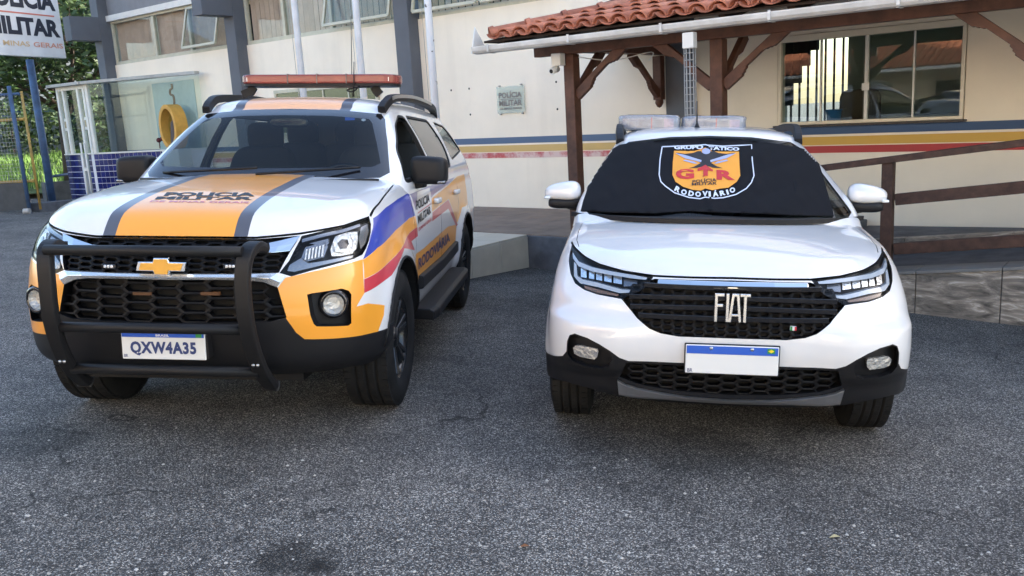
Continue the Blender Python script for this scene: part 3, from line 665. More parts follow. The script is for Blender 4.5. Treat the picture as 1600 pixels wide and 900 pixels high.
    part('junction_box', MB().box(-.06, .06, -.05, .05, -.02, .11), X['alu'], c, .008); part('camera_body', MB().tube([(0, -.02, -.05), (-.01, -.12, -.075)], .035, 14), X['alu'], c); part('lens', MB().tube([(-.0102, -.121, -.0752), (-.0106, -.126, -.0763)], .022, 12), M0['black'], c); part('camera_arm', MB().tube([(0, 0, -.02), (0, -.02, -.05)], .012, 8), X['alu'], c)
    tag(btop('loose_cable', MB().tube([Vector(q) for q in smooth_poly([(-5.3, 8.0, 2.04), (-5.05, 8.3, 1.99), (-4.7, 8.5, 2.05), (-4.9, 8.8, 1.98)], 5, False)], .006, 6), X['alu']), 'loose white cable hanging under the porch roof by the corner post', 'cable')
M0 = {'black': mat('black_matt', (.01, .01, .01), .5)}
def build_terrace():
    t = tag(btop('terrace', MB().box(-10.5, -2.9, 7.93, 10.14, -.7, .092), X['concrete'], bevel=.01), kind='structure')
    fl = MB()
    for i in range(17):
        for j in range(5):
            a = -10.5 + i * .45; b = 7.945 + j * .44
            if a + .44 > -2.9: continue
            o = part('floor_tile', MB().box(a + .003, a + .447, b + .003, b + .437, .0925, .108), X['brownfloor'], t)
    pl = tag(btop('tiled_platform', MB().box(-10.5, -6.07, 5.9, 7.925, -.7, .085), X['concrete']), kind='structure')
    for i in range(10):
        for j in range(4):
            a = -6.06 - (i + 1) * .46; b = 5.9 + j * .506
            part('platform_tile', MB().box(a + .004, a + .456, b + .004, b + .502, .0855, .104), X['paletile'], pl, .003)
    for j in range(4):
        b = 5.9 + j * .506; part('riser_tile', MB().box(-6.0695, -6.052, b + .004, b + .502, -.45, .084), X['paletile'], pl, .003)
    # ramp with stone facing, rising to the right
    rz = lambda s: -.065 + (s + 2.0) * .112
    rm = MB().prism([(-3.1, 7.87, rz(-3.1)), (3.2, 7.87, rz(3.2)), (3.2, 7.87, -.9), (-3.1, 7.87, -.9)], (0, 1.25, 0)); ramp = tag(btop('ramp', rm, X['concrete']), kind='structure')
    st = mat('grey_marbled_stone', (.13, .125, .12), .45, var=.0, bump=.1, bscale=40)
    nt = st.node_tree; N = nt.nodes; L = nt.links; tc = N.new('ShaderNodeTexCoord'); mp = N.new('ShaderNodeMapping'); mp.inputs['Scale'].default_value = (1.0, 1, 4.2); mp.inputs['Rotation'].default_value = (0, R(9), 0); L.new(tc.outputs['Object'], mp.inputs[0])
    nz = N.new('ShaderNodeTexNoise'); nz.inputs['Scale'].default_value = 3.2; nz.inputs['Detail'].default_value = 9; nz.inputs['Roughness'].default_value = .68; nz.inputs['Distortion'].default_value = 1.2; L.new(mp.outputs[0], nz.inputs['Vector'])
    rp = N.new('ShaderNodeValToRGB'); e = rp.color_ramp.elements; e[0].position = .32; e[0].color = (.07, .064, .058, 1); e[1].position = .47; e[1].color = (.20, .178, .155, 1); q = e.new(.56); q.color = (.33, .29, .245, 1); q = e.new(.64); q.color = (.58, .54, .49, 1); L.new(nz.outputs['Fac'], rp.inputs[0]); L.new(rp.outputs[0], N['Principled BSDF'].inputs['Base Color'])
    xs = [-3.1, -2.62, -1.70, -1.19, -.3, .6, 1.5, 2.4, 3.2]
    xs = [-3.1, -2.75, -1.83, -1.18, -.25, .67, 1.6, 2.5, 3.2]
    for a, b in zip(xs, xs[1:]):
        part('facing_slab', MB().prism([(a + .004, 7.868, rz(a) - .002), (b - .004, 7.868, rz(b) - .002), (b - .004, 7.868, -.9), (a + .004, 7.868, -.9)], (0, -.025, 0)), st, ramp, .003)
        part('coping_slab', MB().prism([(a + .003, 7.83, rz(a) + .001), (b - .003, 7.83, rz(b) + .001), (b - .003, 7.83, rz(b) + .028), (a + .003, 7.83, rz(a) + .028)], (0, .30, 0)), mat('coping_grey', (.19, .19, .185), .6, var=.2, vscale=6), ramp, .003)
    kz = lambda s: .04 + (s + 2.37) * .10
    for i in range(7):
        a = -3.2 + i * .95; b = a + .945
        part('kerb_slab', MB().prism([(a, 9.14, kz(a) - .09), (b, 9.14, kz(b) - .09), (b, 9.14, kz(b)), (a, 9.14, kz(a))], (0, .12, 0)), st, ramp, .003)
    tag(btop('upper_walk', MB().prism([(-2.89, 9.262, .02), (4, 9.262, .16), (4, 9.262, -.8), (-2.89, 9.262, -.8)], (0, .88, 0)), X['concrete']), kind='structure')
    # timber railing on the ramp
    r = bthing('ramp_railing', 'weathered brown timber railing along the ramp', 'railing', -2.1, 7.98, -.04); o = Vector((2.1, -7.98, .04)); tw = X['timber_old']
    rl = lambda s: .865 + (s + 2.66) * .121
    for s in (-2.115, -.35, 1.4, 3.1): part('post', MB().box(s - .048 + 2.1, s + .048 + 2.1, -.045, .045, rz(s) + .028 + .04, rl(s) + .012), tw, r, .006)
    for s0, s1 in ((-3.0, 3.2),):
        for nm, dz, h, w in (('top_rail', .0, .055, .13), ):
            part(nm, MB().bar(Vector((s0, 7.98, rl(s0) - .012)) + o, Vector((s1, 7.98, rl(s1) - .012)) + o, w, h), tw, r, .006)
    cuts = [-3.0, -2.18, -2.05, -.415, -.285, 1.335, 1.465, 3.035]
    for a, b in ((-3.0, -2.178), (-2.052, -.412), (-.288, 1.338), (1.462, 3.038)):
        part('middle_rail', MB().bar(Vector((a, 7.98, rl(a) - .365)) + o, Vector((b, 7.98, rl(b) - .365)) + o, .045, .10), tw, r, .005)
        part('lower_rail', MB().bar(Vector((a, 7.98, rl(a) - .80)) + o, Vector((b, 7.98, rl(b) - .80)) + o, .045, .10), tw, r, .005)
def build_wall_things():
    t = bthing('wall_plaque', 'frosted plaque with grey lettering on the cream wall', 'plaque', -7.91, WN, 1.49)
    part('panel', MB().box(-.25, .25, -.035, -.029, 0, .38), glass_mat('frosted_acrylic', (.92, .95, .93), .6, .1, .35, (.72, .76, .70)), t, .002)
    for x in (-.2, .2):
        for z in (-.012, .392): part('standoff', MB().tube([(x, -.045, z), (x, -.002, z)], .011, 10), X['steel'], t)
    ink = mat('plaque_ink', (.16, .14, .13), .6)
    for body, z0, h, w in (('POLÍCIA', .215, .10, .42), ('MILITAR', .10, .085, .42), ('DE MINAS GERAIS', .05, .03, .40)): part('lettering', text_quad(body, (-w / 2, -.0362, z0), (w, 0, 0), (0, 0, h), .001, bold=.03), ink, t)
    part('rule', MB().box(-.21, .21, -.0372, -.0362, .196, .202), ink, t)
    random.seed(3); hm = M0['black']
    for px, py in ((705, 141), (733, 138.5), (735, 179), (869, 128), (871, 170.5), (674, 157)):
        q = b_px(px, py, WN); lab = {705: 'dark bolt hole just right of the chipped flagpole, upper', 733: 'dark bolt hole upper left of the wall plaque', 735: 'dark bolt hole lower left of the wall plaque', 869: 'upper bolt hole between wall plaque and porch post', 871: 'lower bolt hole between wall plaque and porch post', 674: 'dark bolt hole left of the chipped flagpole'}[px]; tag(btop('wall_hole', MB().lathe([(0, -.004), (.012, -.004), (.016, -.001)], q, (0, 1, 0), 10), hm), lab, 'hole', 'bolt holes in the cream wall')
    for i, (s, lab) in enumerate(((-11.15, 'white flagpole farthest left, rising behind the light bar end'), (-9.78, 'middle white flagpole rising behind the light bar'), (-8.36, 'white flagpole nearest the wall plaque, paint chipped dark'))):
        t = bthing('flagpole', lab, 'flagpole', s, 9.0, b_gz(s, 9.0), 'white flagpoles before the wall')
        part('pole', MB().tube([(0, 0, 0), (0, 0, 3.5), (0, 0, 7.0)], [.056, .05, .04], 14), mat('pole_white', (.74, .75, .78), .4, dirt=(.60, .60, .62), vscale=4) if i < 2 else chipped(), t)
        part('halyard', MB().tube([(-.07, -.03, .9), (-.10, -.03, 4.0), (-.06, -.03, 6.8)], .004, 5), X['steel'], t)
        part('cleat', MB().box(-.06, -.05, -.04, -.02, 1.0, 1.12), X['steel'], t)
        part('base_plate', MB().lathe([(.13, 0), (.13, .03), (.06, .05)], (0, 0, 0), (0, 0, 1), 16), X['steel'], t)
def chipped():
    m = mat('pole_white_chipped', (.74, .75, .78), .4); nt = m.node_tree; N = nt.nodes; L = nt.links; tc = N.new('ShaderNodeTexCoord'); n = N.new('ShaderNodeTexNoise'); n.inputs['Scale'].default_value = 9; n.inputs['Detail'].default_value = 4; L.new(tc.outputs['Object'], n.inputs['Vector'])
    r = N.new('ShaderNodeMapRange'); r.inputs['From Min'].default_value = .66; r.inputs['From Max'].default_value = .69; L.new(n.outputs['Fac'], r.inputs['Value']); mx = N.new('ShaderNodeMix'); mx.data_type = 'RGBA'; mx.inputs[6].default_value = (.74, .75, .78, 1); mx.inputs[7].default_value = (.10, .09, .10, 1); L.new(r.outputs[0], mx.inputs[0]); L.new(mx.outputs[2], N['Principled BSDF'].inputs['Base Color']); return m
build_station(); build_porch(); build_terrace()
# ------------------------------------------------------------------ left side: shrine, sign, gate, trees, far wall
def build_left():
    # glazed shrine built out from the wall: a canted entrance face B-A and a long glass face A-E
    A_, B_, E_ = Vector((-8.72, 18.75, 0)), Vector((-9.66, 19.42, 0)), Vector((-5.90, 17.52, 0)); gz0 = gz(A_.x, A_.y)
    t = empty('glazed_shrine', 'white framed glass shrine on low walls of dark blue tiles', 'shrine', Matrix.Translation((A_.x, A_.y, gz0))); o0 = Vector((-A_.x, -A_.y, -gz0))
    def zpx(px, py, q): d = pray(px, py); return CAMH + d.z * (q - CAM).xy.dot(d.xy.normalized()) / d.xy.length
    zt, zr = zpx(160, 240, A_), zpx(160, 131, A_)
    class Face:
        def __init__(s, P, Q): s.P = P; s.e = (Q - P).normalized(); s.L = (Q - P).length; n = Vector((s.e.y, -s.e.x, 0)); s.n = n if n.dot(CAM - P) > 0 else -n
        def box(s, nm, u0, u1, v0, v1, z0, z1, m, par=t, bev=0):    # v outward
            c = s.P + s.e * (u0 + u1) / 2 + s.n * (v0 + v1) / 2 + Vector((0, 0, (z0 + z1) / 2)) + o0
            return part(nm, MB().obox(c, s.e * (u1 - u0) / 2, s.n * (v1 - v0) / 2, (0, 0, (z1 - z0) / 2)), m, par, bev)
    fa, fe = Face(B_, A_), Face(A_, E_)
    grout = mat('white_grout', (.72, .72, .75), .7); blue = [mat('blue_tile_%d' % i, c, .15, coat=.6) for i, c in enumerate(((.012, .018, .12), (.016, .024, .16), (.010, .014, .095)))]
    wf = mat('white_frame', (.76, .74, .68), .45, var=.08); sg_ = glass_mat('shrine_glass', (.90, .94, .93), .55); ts = .124; me = {}
    for i, b in enumerate(blue):
        m_ = MB().box(.006, ts - .006, -.007, 0, .006, ts - .006).mesh('tile'); m_.materials.append(b); me[i] = m_
    random.seed(8)
    for f, u0, u1 in ((fa, 0, fa.L * .60), (fa, fa.L * .80, fa.L - .002), (fe, .002, fe.L)):
        w = f.box('low_wall', u0, u1, -.12, 0, gz0 - .4, zt, grout); rot = Matrix((( f.e.x, -f.n.x, 0, 0), (f.e.y, -f.n.y, 0, 0), (0, 0, 1, 0), (0, 0, 0, 1)))
        for i in range(int((u1 - u0) / ts)):
            for j in range(9):
                if f is fe and (i > 20 or j > 6): continue
                o = bpy.data.objects.new('tile', me[random.choice((0, 0, 1, 2))]); link(o, w); o.matrix_local = Matrix.Translation(f.P + f.e * (u0 + i * ts) + Vector((0, 0, zt - (j + 1) * ts)) + o0) @ rot
        f.box('coping', u0 - .001, u1, -.13, .02, zt + .001, zt + .025, wf)
    for f in (fa, fe): f.box('roof_edge', -.10 if f is fa else .06, f.L + .05, .0, .14, zr, zr + .06, mat('slab_grey', (.42, .42, .40), .7, var=.2), bev=.005)
    C4 = BM @ Vector((-19.0, WN - .02, 0)); rs = [B_, A_, E_, C4]; part('roof_sheet', MB().prism([q + o0 + Vector((0, 0, zr + .025)) for q in rs], (0, 0, .012)), glass_mat('frosted_sheet', (.9, .93, .92), .6, .1, .25, (.8, .82, .8)), t)
    Lf = fa.L
    for u in (.0, .20 * Lf, .70 * Lf, .90 * Lf): fa.box('post', u, u + .075, -.08, -.005, zt + .026, zr - .001, wf, bev=.004)
    fe.box('post', .0, .07, -.08, -.006, zt + .026, zr - .001, wf, bev=.004)
    for u0, u1 in ((.078, .20 * Lf - .003), (.20 * Lf + .078, .70 * Lf - .003), (.70 * Lf + .078, .90 * Lf - .003)): fa.box('pane', u0, u1, -.045, -.04, zt + .03, zr - .085, sg_)
    fe.box('pane', .072, fe.L - .02, -.045, -.04, zt + .03, zr - .002, sg_); fa.box('frieze', .0, Lf - .002, -.075, -.01, zr - .08, zr - .002, wf)
    for u in (.10 * Lf, .80 * Lf):
        q = fa.box('ornament_panel', u, u + .10 * Lf, -.035, -.028, zt + .52, zt + .78, wf); fa.box('ornament', u + .02, u + .10 * Lf - .02, -.027, -.022, zt + .58, zt + .72, mat('ornament_ochre', (.4, .33, .2), .6), q)
    for u in (.63, .76):
        p = fa.P + fa.e * Lf * u + fa.n * .02 + o0; part('gate_bar', MB().tube([p + Vector((0, 0, gz0)), p + Vector((0, 0, zt + .25))], .02, 8), wf, t)
    fa.box('gate_rail', Lf * .63, Lf * .76, .01, .03, zt - .35, zt - .28, wf)
    sa, sb2 = b_px(240, 150, WN).x, b_px(306, 150, WN).x
    q = MB().box(sa, sb2, WN - .012, WN - .006, .6, b_px(300, 124, WN).z); pw = part('painted_back_wall', q, mat('pale_blue_plaster', (.42, .53, .55), .8, var=.12, vscale=5), t); pw.matrix_parent_inverse = t.matrix_world.inverted(); pw.matrix_world = BM
    # yellow niche standing in it
    nq = b_px(269, 163, 9.8); a = bthing('yellow_niche', 'yellow oval niche inside the glazed shrine', 'niche', nq.x, 9.8, nq.z - .86); ym = mat('niche_yellow', (.62, .33, .06), .6, var=.15, vscale=8)
    ring = MB(); vs = []; K = 36
    for i in range(K):
        th = 2 * math.pi * i / K
        for (rx, rz, y) in ((.31, .44, -.17), (.235, .355, -.17), (.235, .355, .10), (.31, .44, .10)): vs.append(Vector((rx * math.sin(th), y, .42 + rz * math.cos(th))))
    ring.add(vs, [(i * 4 + j, i * 4 + (j + 1) % 4, ((i + 1) % K) * 4 + (j + 1) % 4, ((i + 1) % K) * 4 + j) for i in range(K) for j in range(4)], False); part('niche_ring', ring, ym, a, .006)
    part('statue', MB().lathe([(0, .62), (.04, .60), (.05, .55), (.035, .50), (.08, .44), (.10, .25), (.12, .06), (.12, 0)], (0, 0, .06), (0, 0, 1), 14), mat('statue_dark', (.08, .06, .055), .6), a)
    part('plinth', MB().box(-.3, .3, -.18, .15, -.9, -.02), wf, a, .004)
    hk = [(0, 0, .0), (0, 0, -.10), (.05, 0, -.14), (.06, 0, -.20), (.0, 0, -.25), (-.06, 0, -.20)]
    tag(btop('hanging_hook', MB().tube([b_px(268, 131, 9.9) + Vector(q) for q in smooth_poly([(0, 0, 0), (0, 0, -.08), (-.08, 0, -.12), (-.09, 0, -.2), (.0, 0, -.23), (.02, 0, -.32), (0, 0, -.42)], 5, False)], .022, 8), mat('rust_brown', (.12, .05, .03), .7)), 'rusty brown hook hanging above the yellow niche', 'hook')
    tag(btop('red_flower', MB().sell(b_px(248, 219, 9.7), (.05, .05, .05), 1, 1, 10, 6).sell(b_px(253, 217, 9.7), (.04, .04, .045), 1, 1, 10, 6).tube([b_px(250, 232, 9.7), b_px(249, 219, 9.7)], .01, 6), mat('flower_dark', (.10, .02, .025), .7)), 'small dark red flower beside the yellow niche', 'flower')
    # sign board on a blue post
    p = ground_px(83, 320); bl = mat('blue_post', (.06, .12, .24), .5, dirt=(.035, .06, .11), vscale=6)
    t_ = 21.0; Rr = CAM + pray(104, 91) * t_; d0 = pray(0, 86); Lq = CAM + d0 * ((Rr.z - CAMH) / d0.z); ex = (Lq - Rr); ex.z = 0; ex.normalize()
    s = empty('sign_board', 'white police sign board on a tall blue post at the left edge', 'sign', Matrix.Translation((p.x, p.y, p.z)))
    o = Vector((-p.x, -p.y, -p.z)); W_ = 1.98; Hh = 1.55; nrm = ex.cross(Vector((0, 0, 1))).normalized(); nrm = nrm if nrm.dot(CAM - Rr) > 0 else -nrm
    R0 = Rr + o; U = Vector((0, 0, 1)); mid = R0 + ex * W_ / 2 + U * Hh / 2 - nrm * .06
    bd = part('board', MB().obox(mid, ex * W_ / 2, nrm * .06, U * Hh / 2), mat('sign_white', (.66, .68, .70), .45, dirt=(.56, .57, .58), vscale=3), s, .01)
    for side in (-1, 1): pass
    for body, u0, u1, v0, v1, m, bo in (('POLÍCIA', .095, 1.70, .93, 1.38, 'inkb', .05), ('MILITAR', .07, 1.76, .41, .755, 'inkb', .05), ('GERAIS', .05, .74, .19, .29, 'redi', .02), ('MINAS', .88, .62, .19, .29, 'och', .02), ('DE', 1.60, .22, .19, .29, 'och', .02)):
        c = {'inkb': mat('sign_ink', (.02, .025, .04), .5), 'och': mat('sign_ochre', (.58, .42, .24), .5), 'redi': mat('sign_rust', (.58, .27, .20), .5)}[m]
        q = R0 + ex * (u0 + u1) + U * v0; part('lettering', text_quad(body, q, -ex * u1, U * (v1 - v0), .004 if (-ex).cross(U).dot(nrm) > 0 else -.004, bold=bo), c, bd)
    part('rule', MB().obox(R0 + ex * W_ / 2 + U * .83 + nrm * .002, ex * W_ * .42, nrm * .002, U * .014), mat('sign_red', (.5, .16, .12), .5), bd)
    for k in (.15, 1.85): part('post', MB().tube([Vector((0, 0, -.2)) + ex * (k - .15) * 1.0, Vector((0, 0, Rr.z - p.z + .05)) + ex * (k - .15)], .078, 14), bl, s)
    # leaning gate of blue and yellow bars
    g0 = ground_px(47, 333); yl = mat('yellow_bar', (.50, .33, .08), .5, dirt=(.30, .20, .07), vscale=8)
    g = empty('yard_gate', 'wire mesh yard gate with blue and yellow bars and a dark lower panel', 'gate', Matrix.Translation((g0.x, g0.y, g0.z)))
    dr = Vector((-1, .25, 0)).normalized(); up = Vector((0, 0, 1)); lean = Vector((-.02, 0, 0))
    part('gate_post', MB().tube([(0, 0, 0), (0, 0, 2.45)], .038, 12), bl, g); part('yellow_post', MB().tube([(.14, .15, .05), (.14, .15, 2.35)], .026, 10), yl, g); part('caster', MB().tube([(-.06, -.10, .05), (.06, -.10, .05)], .055, 14), X['steel'], g)
    for z in (.62, 1.82, 2.3): part('rail', MB().tube([Vector((.12, .12, z)), dr * 3.2 + Vector((0, 0, z))], .03, 8), yl if z < 2 else bl, g)
    for k in range(1, 4): part('upright', MB().tube([dr * (k * .9) + Vector((0, 0, .6)), dr * (k * .9) + Vector((0, 0, 2.3))], .022, 8), yl, g)
    ms = MB()
    for k in range(46): ms.tube([dr * (k * .07) + Vector((0, 0, .62)), dr * (k * .07) + Vector((0, 0, 2.3))], .0025, 3, caps=False)
    for k in range(24): ms.tube([Vector((0, 0, .62 + k * .07)), dr * 3.2 + Vector((0, 0, .62 + k * .07))], .0025, 3, caps=False)
    part('wire_mesh', ms, X['steel'], g); part('lower_panel', MB().obox(dr * 1.6 + Vector((0, 0, .33)), dr * 1.6, Vector((0, .012, 0)), up * .27), mat('dark_sheet', (.05, .05, .052), .6, var=.3), g)
    # low kerb wall and rail between gate and shrine
    k0, k1 = ground_px(52, 331), ground_px(150, 321); kw = MB(); d = (k1 - k0); kw.bar(k0 + Vector((0, 0, .06)), k1 + Vector((0, 0, .06)), .35, .22); tag(part('low_kerb', kw, X['concrete']), kind='structure')
    q0, q1 = ground_px(60, 318) , ground_px(118, 312); tag(part('low_fence_rail', MB().tube([q0 + Vector((0, .5, .55)), q1 + Vector((0, .5, .62))], .03, 8).tube([q0 + Vector((0, .5, -.1)), q0 + Vector((0, .5, .55))], .03, 8).tube([q1 + Vector((0, .5, -.1)), q1 + Vector((0, .5, .62))], .03, 8), bl), 'low dark blue rail before the grass by the shrine', 'railing')
    lw0, lw1 = q0 + Vector((-.2, .7, 0)), q1 + Vector((.3, .7, 0)); lw = MB().bar(lw0 + Vector((0, 0, .18)), lw1 + Vector((0, 0, .18)), .15, .5); tag(part('garden_wall', lw, mat('garden_wall_grey', (.12, .12, .12), .9, var=.3)), 'low grey garden wall in front of the sunlit grass', 'wall')
    # lawn, far wall, far house
    random.seed(5); c0 = Vector((-15.5, 27.5, 0)); lawn = MB(); lawn.add([(-34, 21.2, gz(-34, 21.2) + .15), (-10.8, 21.2, gz(-10.8, 21.2) + .15), (-13.0, 42, gz(-13, 42) + .55), (-34, 42, gz(-34, 42) + .55)], [(0, 1, 2, 3)])
    tag(part('lawn', lawn, mat('lawn_soil', (.06, .10, .025), .9, var=.4, vscale=2)), kind='structure')
    gr = MB()
    for i in range(9000):
        u, v = random.random(), random.random() ** 1.4; x = -27 + u * (15.2 - v * 2); y = 21.3 + v * 16; z = gz(x, y) + .15 + .40 * v * 16 / 20.8; h = random.uniform(.12, .34); a = random.uniform(0, 6.28); w = .022
        dx, dy = math.cos(a) * w, math.sin(a) * w; lx, ly = random.uniform(-.1, .1), random.uniform(-.1, .1)
        gr.add([(x - dx, y - dy, z), (x + dx, y + dy, z), (x + lx, y + ly, z + h)], [(0, 1, 2)])
    tag(part('grass', gr, mat('grass_blade', (.10, .20, .03), .7, var=.4, vscale=3)), 'sunlit green grass behind the gate and sign', 'grass', kind='stuff')
    fw = empty('boundary_wall', 'grey boundary wall with a dark blue band behind the lawn', 'wall', Matrix.Translation((-20, 40, 0))); wm = mat('boundary_wall_grey', (.13, .13, .13), .85, var=.3, vscale=2)
    part('wall_panel', MB().box(-25, 12, 0, .2, -.5, 3.1), wm, fw); part('painted_band', MB().box(-25, 12, -.006, -.001, 2.55, 2.85), mat('band_blue', (.05, .07, .14), .7), fw)
    hs = empty('far_house', 'pale cream house far behind the trees', 'house', Matrix.Translation((-26, 56, 0))); cm = mat('far_cream', (.60, .54, .44), .85, var=.15, vscale=1)
    part('wall', MB().box(-16, 14, 0, 8, -1, 8.5), cm, hs)
    for x in (-9, -4, 1, 6, 11):
        for z in (3.6,): w = part('window', MB().box(x - .9, x + .9, -.05, -.002, z, z + 1.5), M0['black'], hs); part('frame', MB().box(x - 1.0, x + 1.0, -.08, -.052, z - .1, z), wm, w)
    part('roof', MB().prism([(-17, -1, 8.5), (-17, 9, 8.5), (-17, 4, 11)], (32, 0, 0)), mat('far_roof', (.28, .12, .07), .8), hs)
    # trees
    bark = mat('bark', (.06, .045, .035), .9, var=.4, vscale=6, bump=.6, bscale=30); lf = [mat('leaf_%d' % i, c, .55, var=.3, vscale=2) for i, c in enumerate(((.035, .075, .018), (.055, .10, .025), (.025, .055, .015)))]
    def tree(x, y, h, rad, lab, seed, n=5200, low=.32):
        random.seed(seed); z = gz(x, y) + .1; t = empty('garden_tree', lab, 'tree', Matrix.Translation((x, y, z)), 'garden trees beside the station')
        tr = MB(); tips = []; tr.tube([(0, 0, -.3), (.05, .03, h * .2), (.12, -.05, h * .42)], [.2, .16, .12], 10)
        for i in range(9):
            a = i * 2.4 + random.uniform(-.4, .4); z0 = h * random.uniform(.22, .42); L0 = rad * random.uniform(.6, .95)
            p = Vector((.1, 0, z0)); q = p + Vector((math.cos(a) * L0 * .5, math.sin(a) * L0 * .5, h * .16)); e = p + Vector((math.cos(a) * L0, math.sin(a) * L0, h * random.uniform(.15, .5)))
            tr.tube([p, q, e], [.075, .05, .02], 7); tips += [q, e, (q + e) / 2]
            for k in range(3):
                b2 = e + Vector((random.uniform(-1, 1), random.uniform(-1, 1), random.uniform(-.2, .9))) * rad * .35; tr.tube([(q + e) / 2, b2], [.03, .01], 5); tips.append(b2)
        part('trunk', tr, bark, t); cl = [tp + Vector((random.uniform(-.5, .5), random.uniform(-.5, .5), random.uniform(-.3, .5))) for tp in tips for _ in range(3)]
        for k in range(3):
            mb = MB()
            for i in range(n // 3):
                c = random.choice(cl); r_ = rad * .24; p = c + Vector((random.gauss(0, r_), random.gauss(0, r_), random.gauss(0, r_ * .75)))
                a = Vector((random.uniform(-1, 1), random.uniform(-1, 1), random.uniform(-.5, .5))).normalized(); b = a.orthogonal().normalized(); b = (b + a.cross(b) * random.uniform(-1, 1)).normalized(); l, w = random.uniform(.09, .17), random.uniform(.035, .06)
                mb.add([p - a * l, p + b * w, p + a * l, p - b * w], [(0, 1, 2, 3)])
            part('crown', mb, lf[k], t)
    tree(-12.2, 24.6, 6.4, 2.7, 'dark leafy tree growing directly behind the glazed shrine', 11, 9000)
    tree(-17.8, 29.0, 7.0, 3.0, 'leafy tree behind the sign board, farther from the shrine', 23, 7000)
    tree(-10.3, 29.5, 7.5, 3.0, 'tall tree at the station corner, half hidden by the wall', 37, 6000)
def build_hedge():
    random.seed(77); hm = mat('hedge_leaf', (.03, .06, .015), .6, var=.4, vscale=2)
    h = empty('hedge', 'dark clipped hedge along the boundary wall behind the lawn', 'hedge', Matrix.Translation((-18, 36, gz(-17, 24) + .4)))
    mb = MB()
    for i in range(9000):
        p = Vector((random.uniform(-14, 9), random.gauss(0, .5), random.random() ** .7 * (2.2 + .5 * noise.noise(Vector((i * .01, 0, 0)))))); p.z += .5 * noise.noise(Vector((p.x * .7, 3, 0)))
        a = Vector((random.uniform(-1, 1), random.uniform(-1, 1), random.uniform(-1, 1))).normalized(); b = a.orthogonal().normalized(); l, w = random.uniform(.08, .16), random.uniform(.04, .08)
        mb.add([p - a * l, p + b * w, p + a * l, p - b * w], [(0, 1, 2, 3)])
    part('foliage', mb, hm, h); st = MB()
    for x in range(-14, 10, 2): st.tube([(x, 0, -.6), (x + .1, 0, 1.2)], [.05, .02], 6)
    part('stems', st, X['timber_old'], h)
def build_grit():
    random.seed(12); mb = MB()
    for i in range(520):
        px, py = random.uniform(-40, 1640), 640 + 300 * random.random() ** .8; g = ground_px(px, py); r = random.choice((.004, .005, .006, .006, .009)); 
        q = [g + Vector((r * math.cos(a) * random.uniform(.7, 1.2), r * math.sin(a) * random.uniform(.6, 1.1), 0)) for a in [k * math.pi / 3 for k in range(6)]]
        mb.add(q + [g + Vector((0, 0, r * .8))], [(k, (k + 1) % 6, 6) for k in range(6)], True)
    tag(part('grit', mb, mat('pale_grit', (.42, .40, .36), .8, var=.5, vscale=3)), 'loose pale grit scattered over the asphalt before the cars', 'grit', kind='stuff')
    lm = mat('dry_leaf', (.22, .09, .035), .7)
    for px, py, lab in ((819, 856, 'small brown dry leaf on the asphalt near the bottom middle'), (1304, 841, 'small pale yellow leaf on the asphalt before the pickup')):
        g = ground_px(px, py); o = part('dry_leaf', MB().add([(-.022, 0, .004), (0, -.009, .010), (.024, .002, .005), (.002, .011, .012)], [(0, 1, 2, 3)], True), lm if px < 900 else mat('pale_leaf', (.5, .42, .22), .7)); o.location = g; tag(o, lab, 'leaf')
def build_opposite():
    """low shed across the yard; added unseen blocks bounce sun and shade the lot"""
    h = bthing('opposite_shed', 'low cream shed with clay tiled roof across the yard', 'shed', -9, -10.5, 0)
    part('wall', MB().box(-9, 10, -5, 0, -1, 2.15), mat('opposite_cream', (.70, .62, .50), .85, var=.08), h)
    for x in (-6, -1.5, 3, 7): part('window', MB().box(x - .8, x + .8, .002, .05, .7, 1.7), M0['black'], h)
    rf = MB(); n = 92
    for i in range(n):
        x0 = -9.6 + i * .22; vs = []
        for (y, z) in ((1.1, 2.12), (-2.6, 3.45)):
            for q in range(7): t = math.pi * q / 6; vs.append(Vector((x0 + .11 - math.cos(t) * .1, y, z + math.sin(t) * .09)))
        rf.add(vs, [(q, q + 1, 8 + q, 7 + q) for q in range(6)], True)
    tag(part('roof_tiles', rf, mat('opposite_tile', (.46, .17, .09), .8, var=.3, vscale=6), h), kind='stuff'); part('roof', MB().prism([(-9.7, 1.1, 2.08), (-9.7, -2.6, 3.41), (-9.7, -6, 2.08)], (20.4, 0, 0)), X['soffit'], h)
    part('gutter', MB().bar((-9.7, 1.17, 2.1), (10.7, 1.17, 2.1), .1, .1), X['alu'], h)
    ob = bthing('bounce_block', 'unseen cream block added behind the low shed to bounce sunlight', 'building', -3, -14.5, 0)  # added out of view as warm fill for station wall and cars
    part('wall', MB().box(-20, 20, -8, 0, -1.5, 9), mat('bounce_block_cream', (.76, .67, .53), .85, var=.06), ob)
    for i in range(9):
        for j in range(2): part('window', MB().box(-18.6 + i * 4.2, -17.0 + i * 4.2, .002, .05, 4.2 + j * 2.6, 5.5 + j * 2.6), M0['black'], ob)
    part('roof', MB().box(-20.4, 20.4, -8.4, .4, 9.001, 9.25), X['eave'], ob)
    t = empty('shade_block', 'unseen tall pale block added at the right to shade the yard', 'building', Matrix.Translation((18.5, 5, -1.5)))  # added out of view so its shadow covers the yard
    part('wall', MB().box(0, 10, 0, 21, -2, 21), mat('block_cream', (.68, .62, .52), .85, var=.06), t)
    for i in range(4):
        for j in range(6): part('window', MB().box(-.04, -.002, 1.5 + i * 4, 3.3 + i * 4, 1.2 + j * 3.1, 2.7 + j * 3.1), M0['black'], t)
    part('roof', MB().box(-.4, 10.4, -.4, 21.4, 21.001, 21.3), X['eave'], t)
build_left(); build_hedge(); build_opposite(); build_grit()
